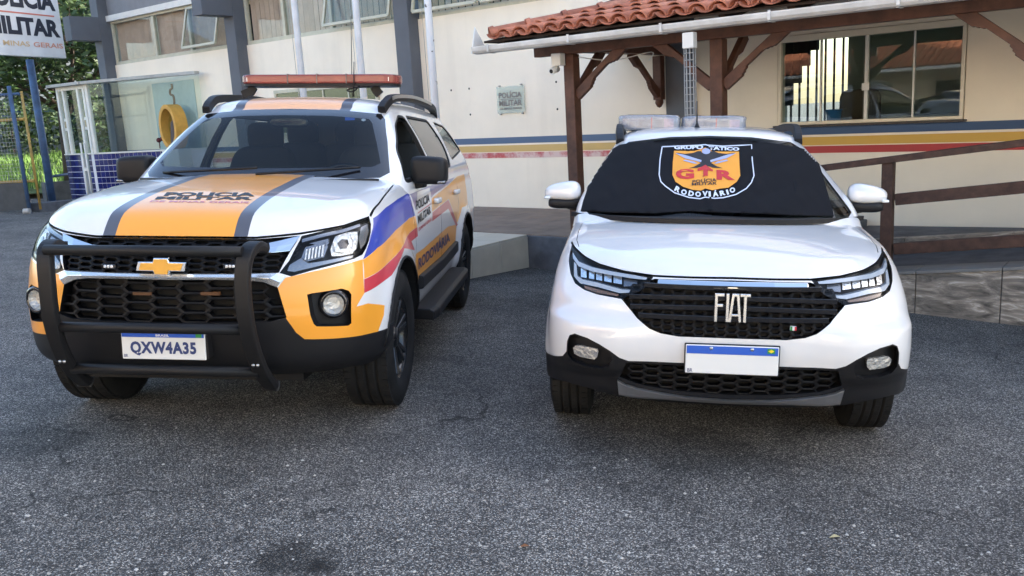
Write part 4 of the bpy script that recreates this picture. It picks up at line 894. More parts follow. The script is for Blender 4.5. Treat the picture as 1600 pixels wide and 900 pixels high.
# ------------------------------------------------------------------ car bodies
def body_rings(S):
    rings = []; NT = 44
    for i in range(NT + 1):
        t = i / NT; T = lambda k: lerp_tab(S[k], t)
        c = contour(T('w'), T('yF'), T('LF'), T('nF'), T('yR'), S.get('LR', .35), S.get('nR', 2.8))
        rings.append([(x, y, S['zb'](y) + (S['zs'](y) - S['zb'](y)) * t) for x, y in c])
    w1, y1, L1, n1, r1 = (S[k][-1][1] for k in ('w', 'yF', 'LF', 'nF', 'yR')); Rf = S['fillet']
    ds = [Rf * (1 - math.cos(math.pi / 2 * i / 8)) for i in range(1, 9)] + [Rf + (w1 - Rf) * i / 22 for i in range(1, 23)]
    for d in ds:
        w = max(1e-4, w1 - d); k = w / w1
        c = contour(w, y1 + d * S['kf'], max(.02, L1 * k), n1, r1 - d * .3, S.get('LR', .35) * k, S.get('nR', 2.8))
        g = 1 - (1 - d / Rf) ** 2 if d < Rf else 1
        g = math.sqrt(max(0, 1 - (1 - d / Rf) ** 2)) * .55 + g * .45 if d < Rf else 1
        ring = []
        for x, y in c:
            H = S['hood'](y) - S['crown'](y) * (x / w1) ** 2; z0 = S['zs'](y)
            ring.append((x, y, z0 + (H - z0) * g))
        rings.append(ring)
    if S.get('extra'): rings = [[S['extra'](p) for p in r] for r in rings]
    return rings
def cabin_rings(S):
    rings = []; NT = 34
    for i in range(NT + 1):
        t = i / NT; T = lambda k: lerp_tab(S[k], t)
        c = contour(T('w'), T('yF'), T('LF'), T('nF'), T('yR'), S.get('LR', .2), 3.2, 36, 60, 14)
        rings.append([(x, y, S['z0'] + (S['z1'](y) - S['z0']) * t) for x, y in c])
    w1, y1, L1, n1, r1 = (S[k][-1][1] for k in ('w', 'yF', 'LF', 'nF', 'yR')); Rf = S['fillet']
    ds = [Rf * (1 - math.cos(math.pi / 2 * i / 6)) for i in range(1, 7)] + [Rf + (w1 - Rf) * i / 14 for i in range(1, 15)]
    for d in ds:
        w = max(1e-4, w1 - d); k = w / w1
        c = contour(w, y1 + d * S['kf'], max(.02, L1 * k), n1, r1 - d * .25, S.get('LR', .2) * k, 3.2, 36, 60, 14)
        ring = []
        for x, y in c:
            zr = S['roof'](y) - S['rcrown'] * (x / w1) ** 2; z0 = S['z1'](y)
            g = math.sqrt(max(0, 1 - (1 - d / Rf) ** 2)) if d < Rf else 1
            ring.append((x, y, z0 + (zr - z0) * g))
        rings.append(ring)
    return rings
def bump1(x, c, s): return math.exp(-((x - c) / s) ** 2)
def flare(p, wy, wz, Rw, amt, wmin):
    x, y, z = p
    if x < wmin: return p
    r = math.hypot(y - wy, z - wz); k = bump1(r, Rw + .03, .07) if r > Rw else 1.0
    return (x + amt * k * sstep(wmin, wmin + .15, x), y, z)
tab = lambda pts: (lambda y: lerp_tab(pts, y))

FI = Car(.919, 3.671, R(9.11))
FWY, FRWY, FWR = .83, 3.567, .318
def fiat_extra(p):
    x, y, z = p
    for wy in (FWY, FRWY): x, y, z = flare((x, y, z), wy, FWR, .37, .022, .55)
    a = abs(x); y -= .030 * sstep(.34, .56, a) * (1 - sstep(.665, .69, z)) * sstep(.40, .47, z) * (1 - sstep(.5, .62, y))
    y += .014 * bump1(z, .715, .03) * sstep(.35, .5, a) * (1 - sstep(.3, .5, y))
    return (x, y, z)
FS = dict(zb=tab([(0, .265), (.35, .25), (.6, .24), (4.5, .26)]),
          zs=tab([(0, .885), (.12, .885), (.3, .915), (.5, .945), (.8, .985), (1.2, 1.02), (2.2, 1.05), (4.5, 1.08)]),
          w=[(0, .79), (.07, .842), (.2, .85), (.45, .853), (.65, .851), (.8, .838), (.92, .815), (1, .785)],
          yF=[(0, .16), (.07, .09), (.13, .055), (.2, .04), (.33, .018), (.5, .0), (.66, .004), (.78, .03), (.9, .062), (.97, .088), (1, .115)],
          LF=[(0, .50), (.5, .52), (.8, .56), (1, .60)], nF=[(0, 3.0), (.2, 3.0), (.55, 2.95), (.8, 2.65), (1, 2.4)],
          yR=[(0, 4.36), (.3, 4.46), (1, 4.44)], fillet=.105, kf=1.0,
          hood=tab([(0, .88), (.115, .895), (.2, .935), (.35, .985), (.6, 1.035), (.9, 1.07), (1.2, 1.09), (2, 1.09), (4.5, 1.09)]),
          crown=tab([(0, .0), (.15, .02), (.5, .055), (1, .05), (1.3, .03), (4.5, .01)]), extra=fiat_extra)
FC = dict(z0=1.0, z1=tab([(.7, 1.44), (1.75, 1.475), (2.2, 1.50), (3.1, 1.485)]),
          w=[(0, .80), (.2, .79), (.6, .70), (.9, .60), (1, .56)],
          yF=[(0, .80), (.18, .93), (.6, 1.33), (.9, 1.62), (1, 1.74)], LF=[(0, .42), (1, .30)], nF=[(0, 2.5), (1, 2.5)],
          yR=[(0, 3.12), (1, 2.95)], fillet=.22, kf=.55, roof=tab([(1.7, 1.525), (2.0, 1.565), (2.4, 1.585), (3.1, 1.55)]), rcrown=.03)
TB = Car(-1.659, 3.921, R(4.797))
TWY, TRWY, TWR = .93, 3.775, .385
def tb_extra(p):
    x, y, z = p
    for wy in (TWY, TRWY): x, y, z = flare((x, y, z), wy, TWR, .45, .03, .6)
    return (x, y, z)
TS = dict(zb=tab([(0, .36), (.4, .36), (.7, .38), (1.5, .40), (4.9, .42)]),
          zs=tab([(0, 1.0), (.1, 1.0), (.3, 1.045), (.6, 1.11), (1.2, 1.185), (2.5, 1.20), (4.9, 1.20)]),
          w=[(0, .87), (.1, .905), (.25, .918), (.5, .922), (.7, .918), (.85, .905), (.94, .885), (1, .855)],
          yF=[(0, .17), (.08, .08), (.16, .045), (.3, .02), (.5, .0), (.7, .005), (.85, .02), (.95, .05), (1, .08)],
          LF=[(0, .58), (.5, .60), (1, .66)], nF=[(0, 2.9), (.3, 2.6), (.6, 2.45), (1, 2.35)],
          yR=[(0, 4.78), (.3, 4.87), (1, 4.80)], fillet=.14, kf=1.0,
          hood=tab([(0, 1.0), (.08, 1.01), (.14, 1.05), (.19, 1.103), (.27, 1.153), (.45, 1.198), (.65, 1.228), (.9, 1.256), (1.15, 1.28), (1.4, 1.29), (4.9, 1.29)]),
          crown=tab([(0, 0), (.12, .02), (.5, .05), (1.2, .055), (1.6, .04), (4.9, .02)]), extra=tb_extra)
TC = dict(z0=1.10, z1=tab([(1.0, 1.66), (2.0, 1.70), (2.8, 1.715), (4.6, 1.68)]),
          w=[(0, .885), (.2, .87), (.6, .77), (.9, .66), (1, .62)],
          yF=[(0, 1.02), (.22, 1.20), (.6, 1.53), (.9, 1.83), (1, 1.98)], LF=[(0, .45), (1, .28)], nF=[(0, 2.6), (1, 2.6)],
          yR=[(0, 4.80), (1, 4.42)], fillet=.22, kf=.5, roof=tab([(1.9, 1.735), (2.3, 1.78), (2.9, 1.795), (4.5, 1.73)]), rcrown=.03)
# ------------------------------------------------------------------ car materials
M = {}
M['white'] = mat('car_paint_white', (.69, .69, .69), .28, coat=1, spec=.5, var=.03, vscale=2.5); M['white'].node_tree.nodes['Principled BSDF'].inputs['Coat IOR'].default_value = 1.65
M['orange'] = mat('vinyl_orange', (.80, .33, .035), .3, coat=.6)
M['blue'] = mat('vinyl_blue', (.035, .06, .36), .3, coat=.6)
M['red'] = mat('vinyl_red', (.50, .03, .045), .3, coat=.6)
M['slate'] = mat('vinyl_slate', (.075, .08, .10), .35, coat=.5)
M['mauve'] = mat('vinyl_dull_blue', (.16, .14, .26), .3, coat=.6)
M['plastic'] = mat('black_plastic', (.0095, .0095, .011), .5, spec=.32, bump=.05, bscale=400)
M['gloss'] = mat('gloss_black', (.008, .008, .01), .12, coat=.5)
M['gap'] = mat('shut_line', (.006, .006, .007), .8)
M['chrome'] = mat('chrome', (.72, .73, .75), .06, metal=1)
M['silver'] = mat('satin_silver', (.45, .45, .46), .28, metal=.9)
M['steel'] = mat('steel_bolt', (.5, .5, .5), .3, metal=1)
M['gunmetal'] = mat('gunmetal_trim', (.10, .105, .115), .3, metal=.7)
M['tyre'] = mat('tyre_rubber', (.015, .015, .0155), .8, spec=.25, var=.35, vscale=9, bump=.2, bscale=120)
M['rim'] = mat('rim_black', (.012, .012, .013), .25, coat=.4)
M['trim'] = mat('cabin_trim', (.045, .045, .047), .7)
M['mesh'] = mat('grille_mesh_black', (.006, .006, .007), .5, spec=.2)
M['faded'] = mat('vinyl_faded_orange', (.72, .42, .25), .35, coat=.5)
M['letters'] = mat('bright_badge_metal', (.86, .85, .82), .22, metal=.85)
M['lining'] = mat('cabin_lining', (.22, .21, .2), .8)
M['seat'] = mat('seat_cloth', (.035, .035, .038), .85, bump=.2, bscale=300)
M['glass'] = glass_mat('windscreen_glass', (.46, .52, .54), .6)
M['sglass'] = glass_mat('side_glass', (.66, .72, .70), 1.3)
M['lampglass'] = glass_mat('lamp_glass', (.95, .96, .97), .4)
M['lampdark'] = mat('lamp_housing', (.008, .008, .009), .35, spec=.3)
M['lampgrey'] = mat('lamp_bezel', (.20, .21, .23), .25, metal=.8)
M['reflector'] = mat('lamp_reflector', (.78, .78, .78), .12, metal=1, bump=.5, bscale=60)
M['drl'] = mat('lamp_light_guide', (.75, .78, .8), .2, coat=1)
M['plate'] = mat('plate_white', (.72, .73, .72), .35, coat=.3)
M['plateblue'] = mat('plate_blue', (.02, .10, .50), .35, coat=.3)
M['platetext'] = mat('plate_text', (.03, .05, .16), .4)
M['ink'] = mat('black_ink', (.010, .010, .012), .5)
M['navy'] = mat('navy_ink', (.03, .03, .12), .35, coat=.5)
M['gold'] = mat('badge_gold', (.80, .42, .06), .3, metal=.3, coat=.6)
M['flaggreen'] = mat('flag_green', (.02, .25, .06), .4)
M['flagyellow'] = mat('flag_yellow', (.8, .6, .03), .4)
M['inkwhite'] = mat('white_ink', (.8, .8, .8), .4)
M['redlens'] = glass_mat('red_lens', (.72, .36, .32), .9, .05, .5, (.36, .10, .085))
M['ledwhite'] = mat('led_module', (.85, .80, .70), .3)
M['fog'] = mat('fog_reflector', (.82, .81, .78), .25, metal=.4, bump=.6, bscale=90)
M['amber'] = mat('amber_lens', (.30, .12, .03), .3, coat=.5)
M['crystal'] = mat('faceted_reflector', (.62, .61, .58), .2, metal=.6, bump=1.0, bscale=55)
M['guide'] = mat('lamp_guide_grey', (.36, .40, .45), .2, coat=1)
M['smoke'] = mat('smoked_amber', (.15, .085, .05), .3, coat=.5)
M['dimamber'] = mat('dim_amber_led', (.09, .035, .012), .4)

front = lambda f: f.normal.y < .25 and f.calc_center_median().y < 1.0
mir = lambda poly: [(-x, z) for x, z in poly][::-1]
def fpoly(car, sh, pts):                    # pixel outline -> (x,z) on the nose
    out = []
    for p in pts:
        h = car.on(sh, *p)
        if h is not None: out.append((h.x, h.z))
    return out
def spoly(car, sh, pts):                    # pixel outline -> (y,z) on the flank
    out = []
    for p in pts:
        h = car.on(sh, *p)
        if h is not None: out.append((h.y, h.z))
    return out
def submesh(mb, poly, axis='y'):
    s2 = Shell(mb.v, mb.f); return s2.take(s2.cut(poly, axis))
def yat(sh):
    def g(x, z):
        h = sh.hit((x, -1, z), (0, 1, 0)); return h.y if h is not None else .3
    return g
def conform_text(car, sh, body, quad, lift=.002, **k):
    """lettering laid on a shell; quad = pixels TL, TR, BR, BL"""
    v, f, a = text_mesh(body, **k); TL, TR, BR, BL = [Vector(q) for q in quad]; mb = MB(); idx = {}
    for i, (u, w) in enumerate(v):
        p = (BL * (1 - u) + BR * u) * (1 - w) + (TL * (1 - u) + TR * u) * w
        h = car.on(sh, p.x, p.y)
        if h is None: h = sh.bvh.find_nearest(car.o + car.d(p.x, p.y) * 5)[0]
        n = sh.normal(h); n = n if n.dot(car.o - h) > 0 else -n
        mb.v.append(h + n * lift)
    mb.f = f; mb.sm = [True] * len(f); return mb
def conform_poly(car, sh, pts, lift, step=6.0):
    """a flat printed shape laid on a shell: pixel outline filled with a fine triangle net"""
    x0, x1 = min(p[0] for p in pts), max(p[0] for p in pts); y0, y1 = min(p[1] for p in pts), max(p[1] for p in pts)
    V = [Vector(p) for p in pts]; n = len(V)
    y = y0 + step / 2
    while y < y1:
        x = x0 + step / 2
        while x < x1:
            if inpoly((x, y), pts): V.append(Vector((x, y)))
            x += step
        y += step
    r = delaunay_2d_cdt(V, [(i, (i + 1) % n) for i in range(n)], [], 1, 1e-4)
    mb = MB()
    for p in r[0]:
        h = car.on(sh, p.x, p.y)
        if h is None: h = sh.bvh.find_nearest(car.o + car.d(p.x, p.y) * 5)[0]
        nn = sh.normal(h); nn = nn if nn.dot(car.o - h) > 0 else -nn
        mb.v.append(h + nn * lift)
    rv = [tuple(p) for p in r[0]]; fs = [tuple(f) for f in r[2] if inpoly((sum(rv[i][0] for i in f) / 3, sum(rv[i][1] for i in f) / 3), pts)]
    out = []
    for f in fs:
        a, b, c = (mb.v[i] for i in f[:3]); out.append(f if (b - a).cross(c - a).dot(car.o - a) > 0 else f[::-1])
    mb.f = out; mb.sm = [True] * len(mb.f); return mb
def solid_text(body, o, ex, ey, depth, lift=0, **k):
    mb = text_quad(body, o, ex, ey, lift, **k); n = Vector(ex).cross(Vector(ey)).normalized()
    w = skirt(mb, n * -depth); mb.add(w.v, w.f); return mb
def wheel(parent, x, y, r, w, side, spokes, rim_r):
    ax = Vector((side, 0, 0)); root = MB(); hw = w / 2
    prof = [(rim_r - .005, -hw * .86), (rim_r + .02, -hw * .98), ((r + rim_r) / 2, -hw * 1.06), (r - .035, -hw * .98), (r - .012, -hw * .86), (r - .006, -hw * .74)]
    for g in (-.42, 0, .42):
        prof += [(r, hw * (g - .13)), (r, hw * (g - .05)), (r - .009, hw * (g - .045)), (r - .009, hw * (g + .045)), (r, hw * (g + .05)), (r, hw * (g + .13))]
    prof += [(r - .006, hw * .74), (r - .012, hw * .86), (r - .035, hw * .98), ((r + rim_r) / 2, hw * 1.06), (rim_r + .02, hw * .98), (rim_r - .005, hw * .86)]
    wh = part('wheel', MB().lathe([(rim_r - .004, -hw * .85), (rim_r - .03, -hw * .5), (rim_r - .03, hw * .6), (rim_r - .008, hw * .8), (rim_r, hw * .86)], (x, y, r), ax, 40), M['rim'], parent)
    t = MB().lathe(prof, (x, y, r), ax, 64)
    nb = 56
    for i in range(nb):                     # shoulder blocks of the tread
        a = 2 * math.pi * i / nb
        for sg in (-1, 1):
            rad = Vector((0, math.cos(a), math.sin(a))); tn = Vector((0, -math.sin(a), math.cos(a)))
            t.obox(Vector((x, y, r)) + rad * (r - .008) + ax * sg * hw * .72, ax * hw * .16, tn * (math.pi * r / nb * .86), rad * .007)
            t.obox(Vector((x, y, r)) + rad * (r - .003) + ax * sg * hw * .21, ax * hw * .11, tn * (math.pi * r / nb * .8), rad * .004)
    part('tyre', t, M['tyre'], wh)
    sp = MB()
    for i in range(spokes):
        for da in (-.13, .13):
            a = 2 * math.pi * i / spokes + .3
            p = Vector((x + side * hw * .52, y + math.cos(a + da * .5) * .06, r + math.sin(a + da * .5) * .06)); q = Vector((x + side * hw * .72, y + math.cos(a + da) * (rim_r - .02), r + math.sin(a + da) * (rim_r - .02)))
            sp.bar(p, q, .03, .035, ax)
    part('spokes', sp, M['rim'], wh, bevel=.006)
    part('hub_cap', MB().lathe([(.0, hw * .78), (.05, hw * .76), (.06, hw * .66), (.075, hw * .5), (.09, hw * .3)], (x, y, r), ax, 24), M['rim'], wh)
    part('brake_disc', MB().lathe([(.04, -.01), (rim_r - .07, -.01), (rim_r - .07, .015), (.04, .015)], (x, y, r), ax, 32), M['gunmetal'], wh)
    return wh
def wheel_arches(sh, root, centres, wz, Rr):
    for wy in centres:
        for sg in (1, -1):
            circ = [(wy + Rr * math.cos(2 * math.pi * i / 48), wz + Rr * math.sin(2 * math.pi * i / 48)) for i in range(48)]
            got = sh.take(sh.cut(circ, 'x', lambda f: f.calc_center_median().x * sg > .45))
            part('wheel_well', skirt(got, (-sg * .30, 0, 0)), M['gap'], root)
            lip = MB()
            pts = [(sg * .0, 0, 0)]
            rim = [v for a, b in boundary(got) for v in (got.v[a],)]
def shut(sh, root, polyl, axis, filt, w=.006, depth=.008, name='shut_line'):
    g = sh.take(sh.cut(ribbon(polyl, w), axis, filt))
    if g.f: part(name, sh.mesh_of(g, name, -depth), M['gap'], root)
def seat(root, x, y, z, s=1.0):
    c = part('seat', MB().sell((x, y, z + .12), (.26, .28, .10), .5, .5), M['seat'], root)
    part('backrest', MB().sell((x, y + .27, z + .48), (.25, .09, .38), .45, .5, f=lambda p: Vector((p.x * (1 - .12 * max(0, p.z)), p.y + p.z * .28, p.z))), M['seat'], c)
    part('headrest', MB().sell((x, y + .42, z + .93), (.13, .06, .10), .5, .5), M['seat'], c)
    return c
def cabin_fit(root, sc, sb, S, zfloor, dash_y, dash_z, w, wheel_x, seats, back):
    part('floor_pan', MB().box(-w + .12, w - .12, .9, back - .15, zfloor - .06, zfloor), M['trim'], root)
    d = MB(); n = 14; prof = [(dash_y - .22, dash_z - .03), (dash_y, dash_z + .015), (dash_y + .22, dash_z + .01), (dash_y + .33, dash_z - .06), (dash_y + .36, dash_z - .2), (dash_y + .30, zfloor)]
    vs = []
    for i in range(n + 1):
        x = -w + .10 + (2 * w - .2) * i / n; bow = .06 * (x / w) ** 2
        hump = .035 * bump1(x, wheel_x, .2)
        vs += [Vector((x, y + bow, z + (hump if k in (1, 2) else 0))) for k, (y, z) in enumerate(prof)]
    k = len(prof); d.add(vs, [(i * k + j, i * k + j + 1, (i + 1) * k + j + 1, (i + 1) * k + j) for i in range(n) for j in range(k - 1)], True)
    part('dashboard', d, M['trim'], root)
    c = Vector((wheel_x, dash_y + .50, dash_z - .06)); ax = Vector((0, .87, .5)).normalized(); a = Vector((1, 0, 0)); b = ax.cross(a)
    sw = part('steering_wheel', MB().tube([c + (a * math.cos(t) + b * math.sin(t)) * .185 for t in [2 * math.pi * i / 28 for i in range(28)]], .016, 8, closed=True), M['gloss'], root)
    part('steering_boss', MB().bar(c - a * .17, c + a * .17, .03, .05, ax).lathe([(0, .03), (.07, .02), (.08, -.03)], c, ax, 20), M['trim'], sw)
    for (x, y, z) in seats: seat(root, x, y, z)
# ------------------------------------------------------------------ white pickup
def build_fiat():
    C = FI; root = empty('pickup_truck', 'plain white compact pickup with a black banner spread over its windscreen', 'pickup truck', C.M)
    sb = Shell(*grid_shell(body_rings(FS))); sc = Shell(*grid_shell(cabin_rings(FC))); Y = yat(sb); W = M['white']
    P = lambda pts: fpoly(C, sb, pts)
    z8 = lambda pts: [(840 + .3891 * a, 330 + .3889 * b) for a, b in pts]
    hl = P([(894, 381), (898, 388.5), (915, 403.5), (937, 414.5), (975, 425.5), (1021, 432.5)] + z8([(440, 300), (405, 325), (372, 335), (340, 354), (300, 346), (240, 335), (185, 315), (150, 290), (132, 250), (125, 200), (130, 165)]))
    # lower black bumper line, mirrored across
    lowline = P([(856, 552), (863, 555), (879, 556), (885, 549), (886, 533), (890, 523.5), (898, 521), (918, 528), (937, 538), (953, 548), (968, 559), (982, 564), (1066, 567), (1141, 570)])
    lowline[-1] = (0, lowline[-1][1])
    low = [(-1.0, lowline[0][1]), *lowline, *[(-x, z) for x, z in lowline[-2::-1]], (1.0, lowline[0][1]), (1.0, .1), (-1.0, .1)]
    gr = P([(1023, 435.5), (1080, 437), (1141, 438)]) ; gr[-1] = (0, gr[-1][1])
    gl = P([(1141, 529), (1090, 527), (1060, 526), (1032, 521), (1015, 514), (995, 497), (971, 467), (976, 458), (990, 450), (1006, 441)]); gl[0] = (0, gl[0][1])
    half = gr + gl                           # from the lamp tip to the middle, round and back
    grille = gr[:-1] + [gr[-1]] + [(-x, z) for x, z in gr[-2::-1]] + [(-x, z) for x, z in gl[:0:-1]] + gl
    # cut the shut lines: hood front edge, hood sides
    he = P([(893, 378), (898, 387), (915, 402), (937, 413), (975, 424), (1021, 431), (1080, 433.5), (1141, 434.5)]); he[-1] = (0, he[-1][1])
    shut(sb, root, he + [(-x, z) for x, z in he[-2::-1]], 'y', front, .008, .012, 'hood_gap')
    for sg in (1, -1):
        shut(sb, root, [(sg * .715, .50), (sg * .735, .62), (sg * .74, .8), (sg * .735, 1.0), (sg * .72, 1.25)], 'z', lambda f: f.normal.z > .1, .0035, .008, 'hood_gap')
        shut(sb, root, [(1.18, .30), (1.17, .6), (1.14, .85), (1.13, 1.02)], 'x', lambda f: f.calc_center_median().x * sg > .5, .006)
        shut(sb, root, [(2.22, .30), (2.22, 1.02)], 'x', lambda f: f.calc_center_median().x * sg > .5, .006)
    # headlamps
    for sg in (-1, 1):
        poly = hl if sg < 0 else mir(hl)
        g = sb.take(sb.cut(poly, 'y', front)); xs = [p[0] for p in poly]; inner = max(xs) if sg < 0 else min(xs)
        lamp = part('headlamp', moved(g, (0, .075, 0)), M['lampdark'], root)
        part('lamp_glass', sb.mesh_of(g, 'lamp_glass', -.001), M['lampglass'], lamp)
        part('lamp_rim', skirt(g, (0, .08, 0)), M['lampdark'], lamp)
        F = (lambda pts: [(-sg * a, b) for a, b in P(z8(pts))] if sg > 0 else P(z8(pts)))
        def inset(pts, dy, m, nm):
            q = F(pts); q = q if sg < 0 else q[::-1]
            mb = submesh(g, q)
            if mb.f:
                a = moved(mb, (0, dy, 0)); k = skirt(a, (0, .03, 0)); a.add(k.v, k.f, True); part(nm, a, m, lamp)
        inset([(140, 165), (165, 203), (220, 226), (300, 243), (390, 258), (440, 268), (436, 276), (390, 272), (300, 258), (220, 243), (165, 222), (142, 190)], .006, M['guide'], 'bezel')
        inset([(146, 205), (156, 215), (160, 262), (180, 275), (240, 288), (340, 316), (372, 318), (368, 328), (330, 330), (240, 305), (170, 290), (146, 262)], .006, M['guide'], 'light_guide')
        for a, b in ((172, 195), (205, 226), (234, 258), (266, 296), (304, 338)):
            sl_ = .21; inset([(a, 228 + (a - 172) * sl_), (b, 228 + (b - 172) * sl_), (b, 268 + (b - 172) * .18), (a, 268 + (a - 172) * .18)], .03, M['reflector'], 'reflector')
        inset([(345, 275), (400, 284), (400, 305), (345, 308)], .035, M['lampgrey'], 'reflector')
        inset([(185, 300), (240, 315), (325, 336), (320, 343), (240, 330), (190, 313)], .012, M['smoke'], 'turn_signal')
    # upper grille
    g = sb.take(sb.cut(grille, 'y', front))
    gri = part('grille', moved(g, (0, .055, 0)), M['gap'], root)
    part('grille_rim', skirt(g, (0, .056, 0)), M['gloss'], gri)
    zs_ = [p[1] for p in grille]; zlo, zhi = min(zs_), max(zs_)
    part('honeycomb', hexframes(grille, .058, .030, .010, lambda x, z: Y(x, z) + .022, .03), M['mesh'], gri)
    def xspan(z):
        q = [i / 200 for i in range(-180, 181) if inpoly((i / 200, z), grille)]; return (min(q), max(q)) if q else None
    for k, zz in enumerate((zlo + (zhi - zlo) * f for f in (.87, .70, .53, .35))):     # horizontal blades
        sp = xspan(zz)
        if not sp: continue
        sp = (sp[0] * .95, sp[1] * .95)
        n = 30; pts = []
        for i in range(n + 1):
            x = sp[0] + (sp[1] - sp[0]) * i / n; s_ = 1 if k in (1, 2) else 0
            zc = zz - .010 * s_ * (abs(x) / .45) ** 2
            pts.append(Vector((x, Y(x, zc) + .008, zc)))
        part('grille_blade', MB().sweep(pts, [(-.011, -.008), (.016, -.012), (.016, .012), (-.011, .006)], (0, 0, 1)), M['gloss'], gri, bevel=.003)
    ch = P([(1028, 436.5), (1080, 438.5), (1141, 440.5)]); ch[-1] = (0, ch[-1][1]); zc0 = [(x, z - .011) for x, z in ch]
    line = zc0 + [(-x, z) for x, z in zc0[-2::-1]]
    pts = [Vector((x, Y(x, z) - .002, z)) for x, z in line]
    part('chrome_strip', MB().sweep(pts, [(-.006, -.013), (.018, -.013), (.002, .013), (-.006, .013)], (0, 0, 1)), M['chrome'], gri, bevel=.003)
    c0, c1 = C.aty(1115, 501, .02), C.aty(1170.5, 458.5, .02); yb = Y(0, c0.z) - .012
    h = c1.z - c0.z; x0 = c0.x; pitch = (c1.x - c0.x); L = MB()
    def stroke(p, q, w): L.bar((p[0], yb, p[1]), (q[0], yb, q[1]), .014, w, Vector((q[0] - p[0], 0, q[1] - p[1])).cross(Vector((0, 1, 0))))
    zb_, zt = c0.z, c1.z; lw = .0125; U = pitch / 1.0
    fx = x0 + lw / 2
    stroke((fx, zb_), (fx, zt), lw); stroke((fx, zt - lw / 2), (fx + .034, zt - lw / 2), lw); stroke((fx, zt - h * .42), (fx + .030, zt - h * .42), lw)
    ix = x0 + pitch * .375; stroke((ix, zb_), (ix, zt), lw)
    ax_ = x0 + pitch * .60; stroke((ax_ - .022, zb_), (ax_ - .009, zt), lw * .9); stroke((ax_ + .022, zb_), (ax_ + .009, zt), lw * .9); stroke((ax_ - .010, zt - lw / 2), (ax_ + .010, zt - lw / 2), lw); stroke((ax_ - .016, zb_ + h * .25), (ax_ + .016, zb_ + h * .25), lw * .8)
    tx = x0 + pitch * .885; stroke((tx, zb_), (tx, zt), lw); stroke((tx - .022, zt - lw / 2), (tx + .022, zt - lw / 2), lw)
    part('badge_letters', L, M['letters'], gri, bevel=.002)
    p = C.aty(1239, 512.5, Y(.27, .68)); fl = part('flag_badge', MB().box(p.x - .013, p.x + .013, p.y - .012, p.y, p.z - .009, p.z + .009), M['plate'], gri)
    part('flag_stripe', MB().box(p.x - .013, p.x - .005, p.y - .0135, p.y - .011, p.z - .009, p.z + .009), M['flaggreen'], fl); part('flag_stripe', MB().box(p.x + .005, p.x + .013, p.y - .0135, p.y - .011, p.z - .009, p.z + .009), M['red'], fl)
    # lower black bumper with honeycomb intake, fog lamps, silver skid
    ul = P([(858, 588), (885, 596), (920, 606), (966, 619), (1040, 628), (1141, 634)]); ul[-1] = (0, ul[-1][1]); ul = [(-1.0, ul[0][1] + .01)] + ul; und = ul + [(-x, z) for x, z in ul[-2::-1]] + [(1.0, .05), (-1.0, .05)]
    sb.take(sb.cut(und, 'y', lambda f: f.calc_center_median().y < .62))
    g = sb.take(sb.cut(low, 'y', lambda f: f.normal.y < .35 and f.calc_center_median().y < .62))
    s2 = Shell(g.v, g.f)
    intake = P([(978, 567), (1060, 571), (1141, 573.5), (1141, 617), (1060, 611), (1000, 601), (968, 589)]); i_half = [(x if abs(x) > .02 else 0, z) for x, z in intake]
    ip = i_half[:3] + [(-x, z) for x, z in i_half[1::-1]] + [(-x, z) for x, z in i_half[:3:-1]] + i_half[3:]
    gi = s2.take(s2.cut(ip, 'y'))
    intk = part('lower_intake', moved(gi, (0, .07, 0)), M['gap'], root); part('intake_rim', skirt(gi, (0, .07, 0)), M['plastic'], intk)
    part('honeycomb', hexframes(ip, .085, .036, .011, lambda x, z: Y(x, z) + .012, .04), M['mesh'], intk)
    for sg in (-1, 1):
        pk = P(z8([(122, 520), (132, 500), (152, 497), (200, 516), (250, 541), (286, 566), (300, 590), (285, 625), (250, 632), (190, 622), (140, 602), (120, 575)]))
        pk = pk if sg < 0 else mir(pk)
        gp = s2.take(s2.cut(pk, 'y', front)); back = moved(gp, (0, .05, 0)); k = skirt(gp, (0, .05, 0)); back.add(k.v, k.f, True)
        fg = part('fog_pocket', back, M['plastic'], root)
        fl = P(z8([(140, 556), (150, 547), (170, 546), (240, 561), (243, 570), (238, 592), (226, 602), (168, 590), (145, 578)])); fl = fl if sg < 0 else mir(fl)
        gf = submesh(gp, fl)
        if gf.f:
            a = moved(gf, (0, .028, 0)); k = skirt(a, (0, .03, 0)); a.add(k.v, k.f, True); lm = part('fog_lamp', a, M['crystal'], fg)
            part('fog_glass', moved(gf, (0, .020, 0)), M['lampglass'], lm)
    g2 = s2.finish('bumper', [M['plastic']]); part('lower_bumper', g2, None, root)
    tp = P([(965, 592), (977, 599), (996, 605), (1035, 612.5), (1073, 618.5), (1141, 624)]); bt = P([(967, 615), (980, 618), (996, 620), (1035, 622), (1073, 625), (1141, 629)])
    tp[-1] = (0, tp[-1][1]); bt[-1] = (0, bt[-1][1]); T2 = tp + [(-x, z) for x, z in tp[-2::-1]]; B2 = bt + [(-x, z) for x, z in bt[-2::-1]]
    sk = MB(); vs = []
    for (a, b) in zip(T2, B2):
        ya, yb2 = Y(*a), Y(*b); vs += [Vector((a[0], ya - .004, a[1])), Vector((a[0], ya - .022, a[1] - .004)), Vector((b[0], yb2 - .026, b[1] + .006)), Vector((b[0], yb2 - .01, b[1] - .004)), Vector((b[0], yb2 + .03, b[1]))]
    sk.add(vs, [(i * 5 + j, i * 5 + j + 1, i * 5 + j + 6, i * 5 + j + 5) for i in range(len(T2) - 1) for j in range(4)] + [(0, 1, 2, 3, 4), tuple(len(vs) - 1 - j for j in range(5))])
    part('skid_bar', sk, M['silver'], root, bevel=.003)
    # plate
    pl = part('licence_plate', MB().box(-.2, .2, -.024, -.014, .476, .606), M['plate'], root, bevel=.004)
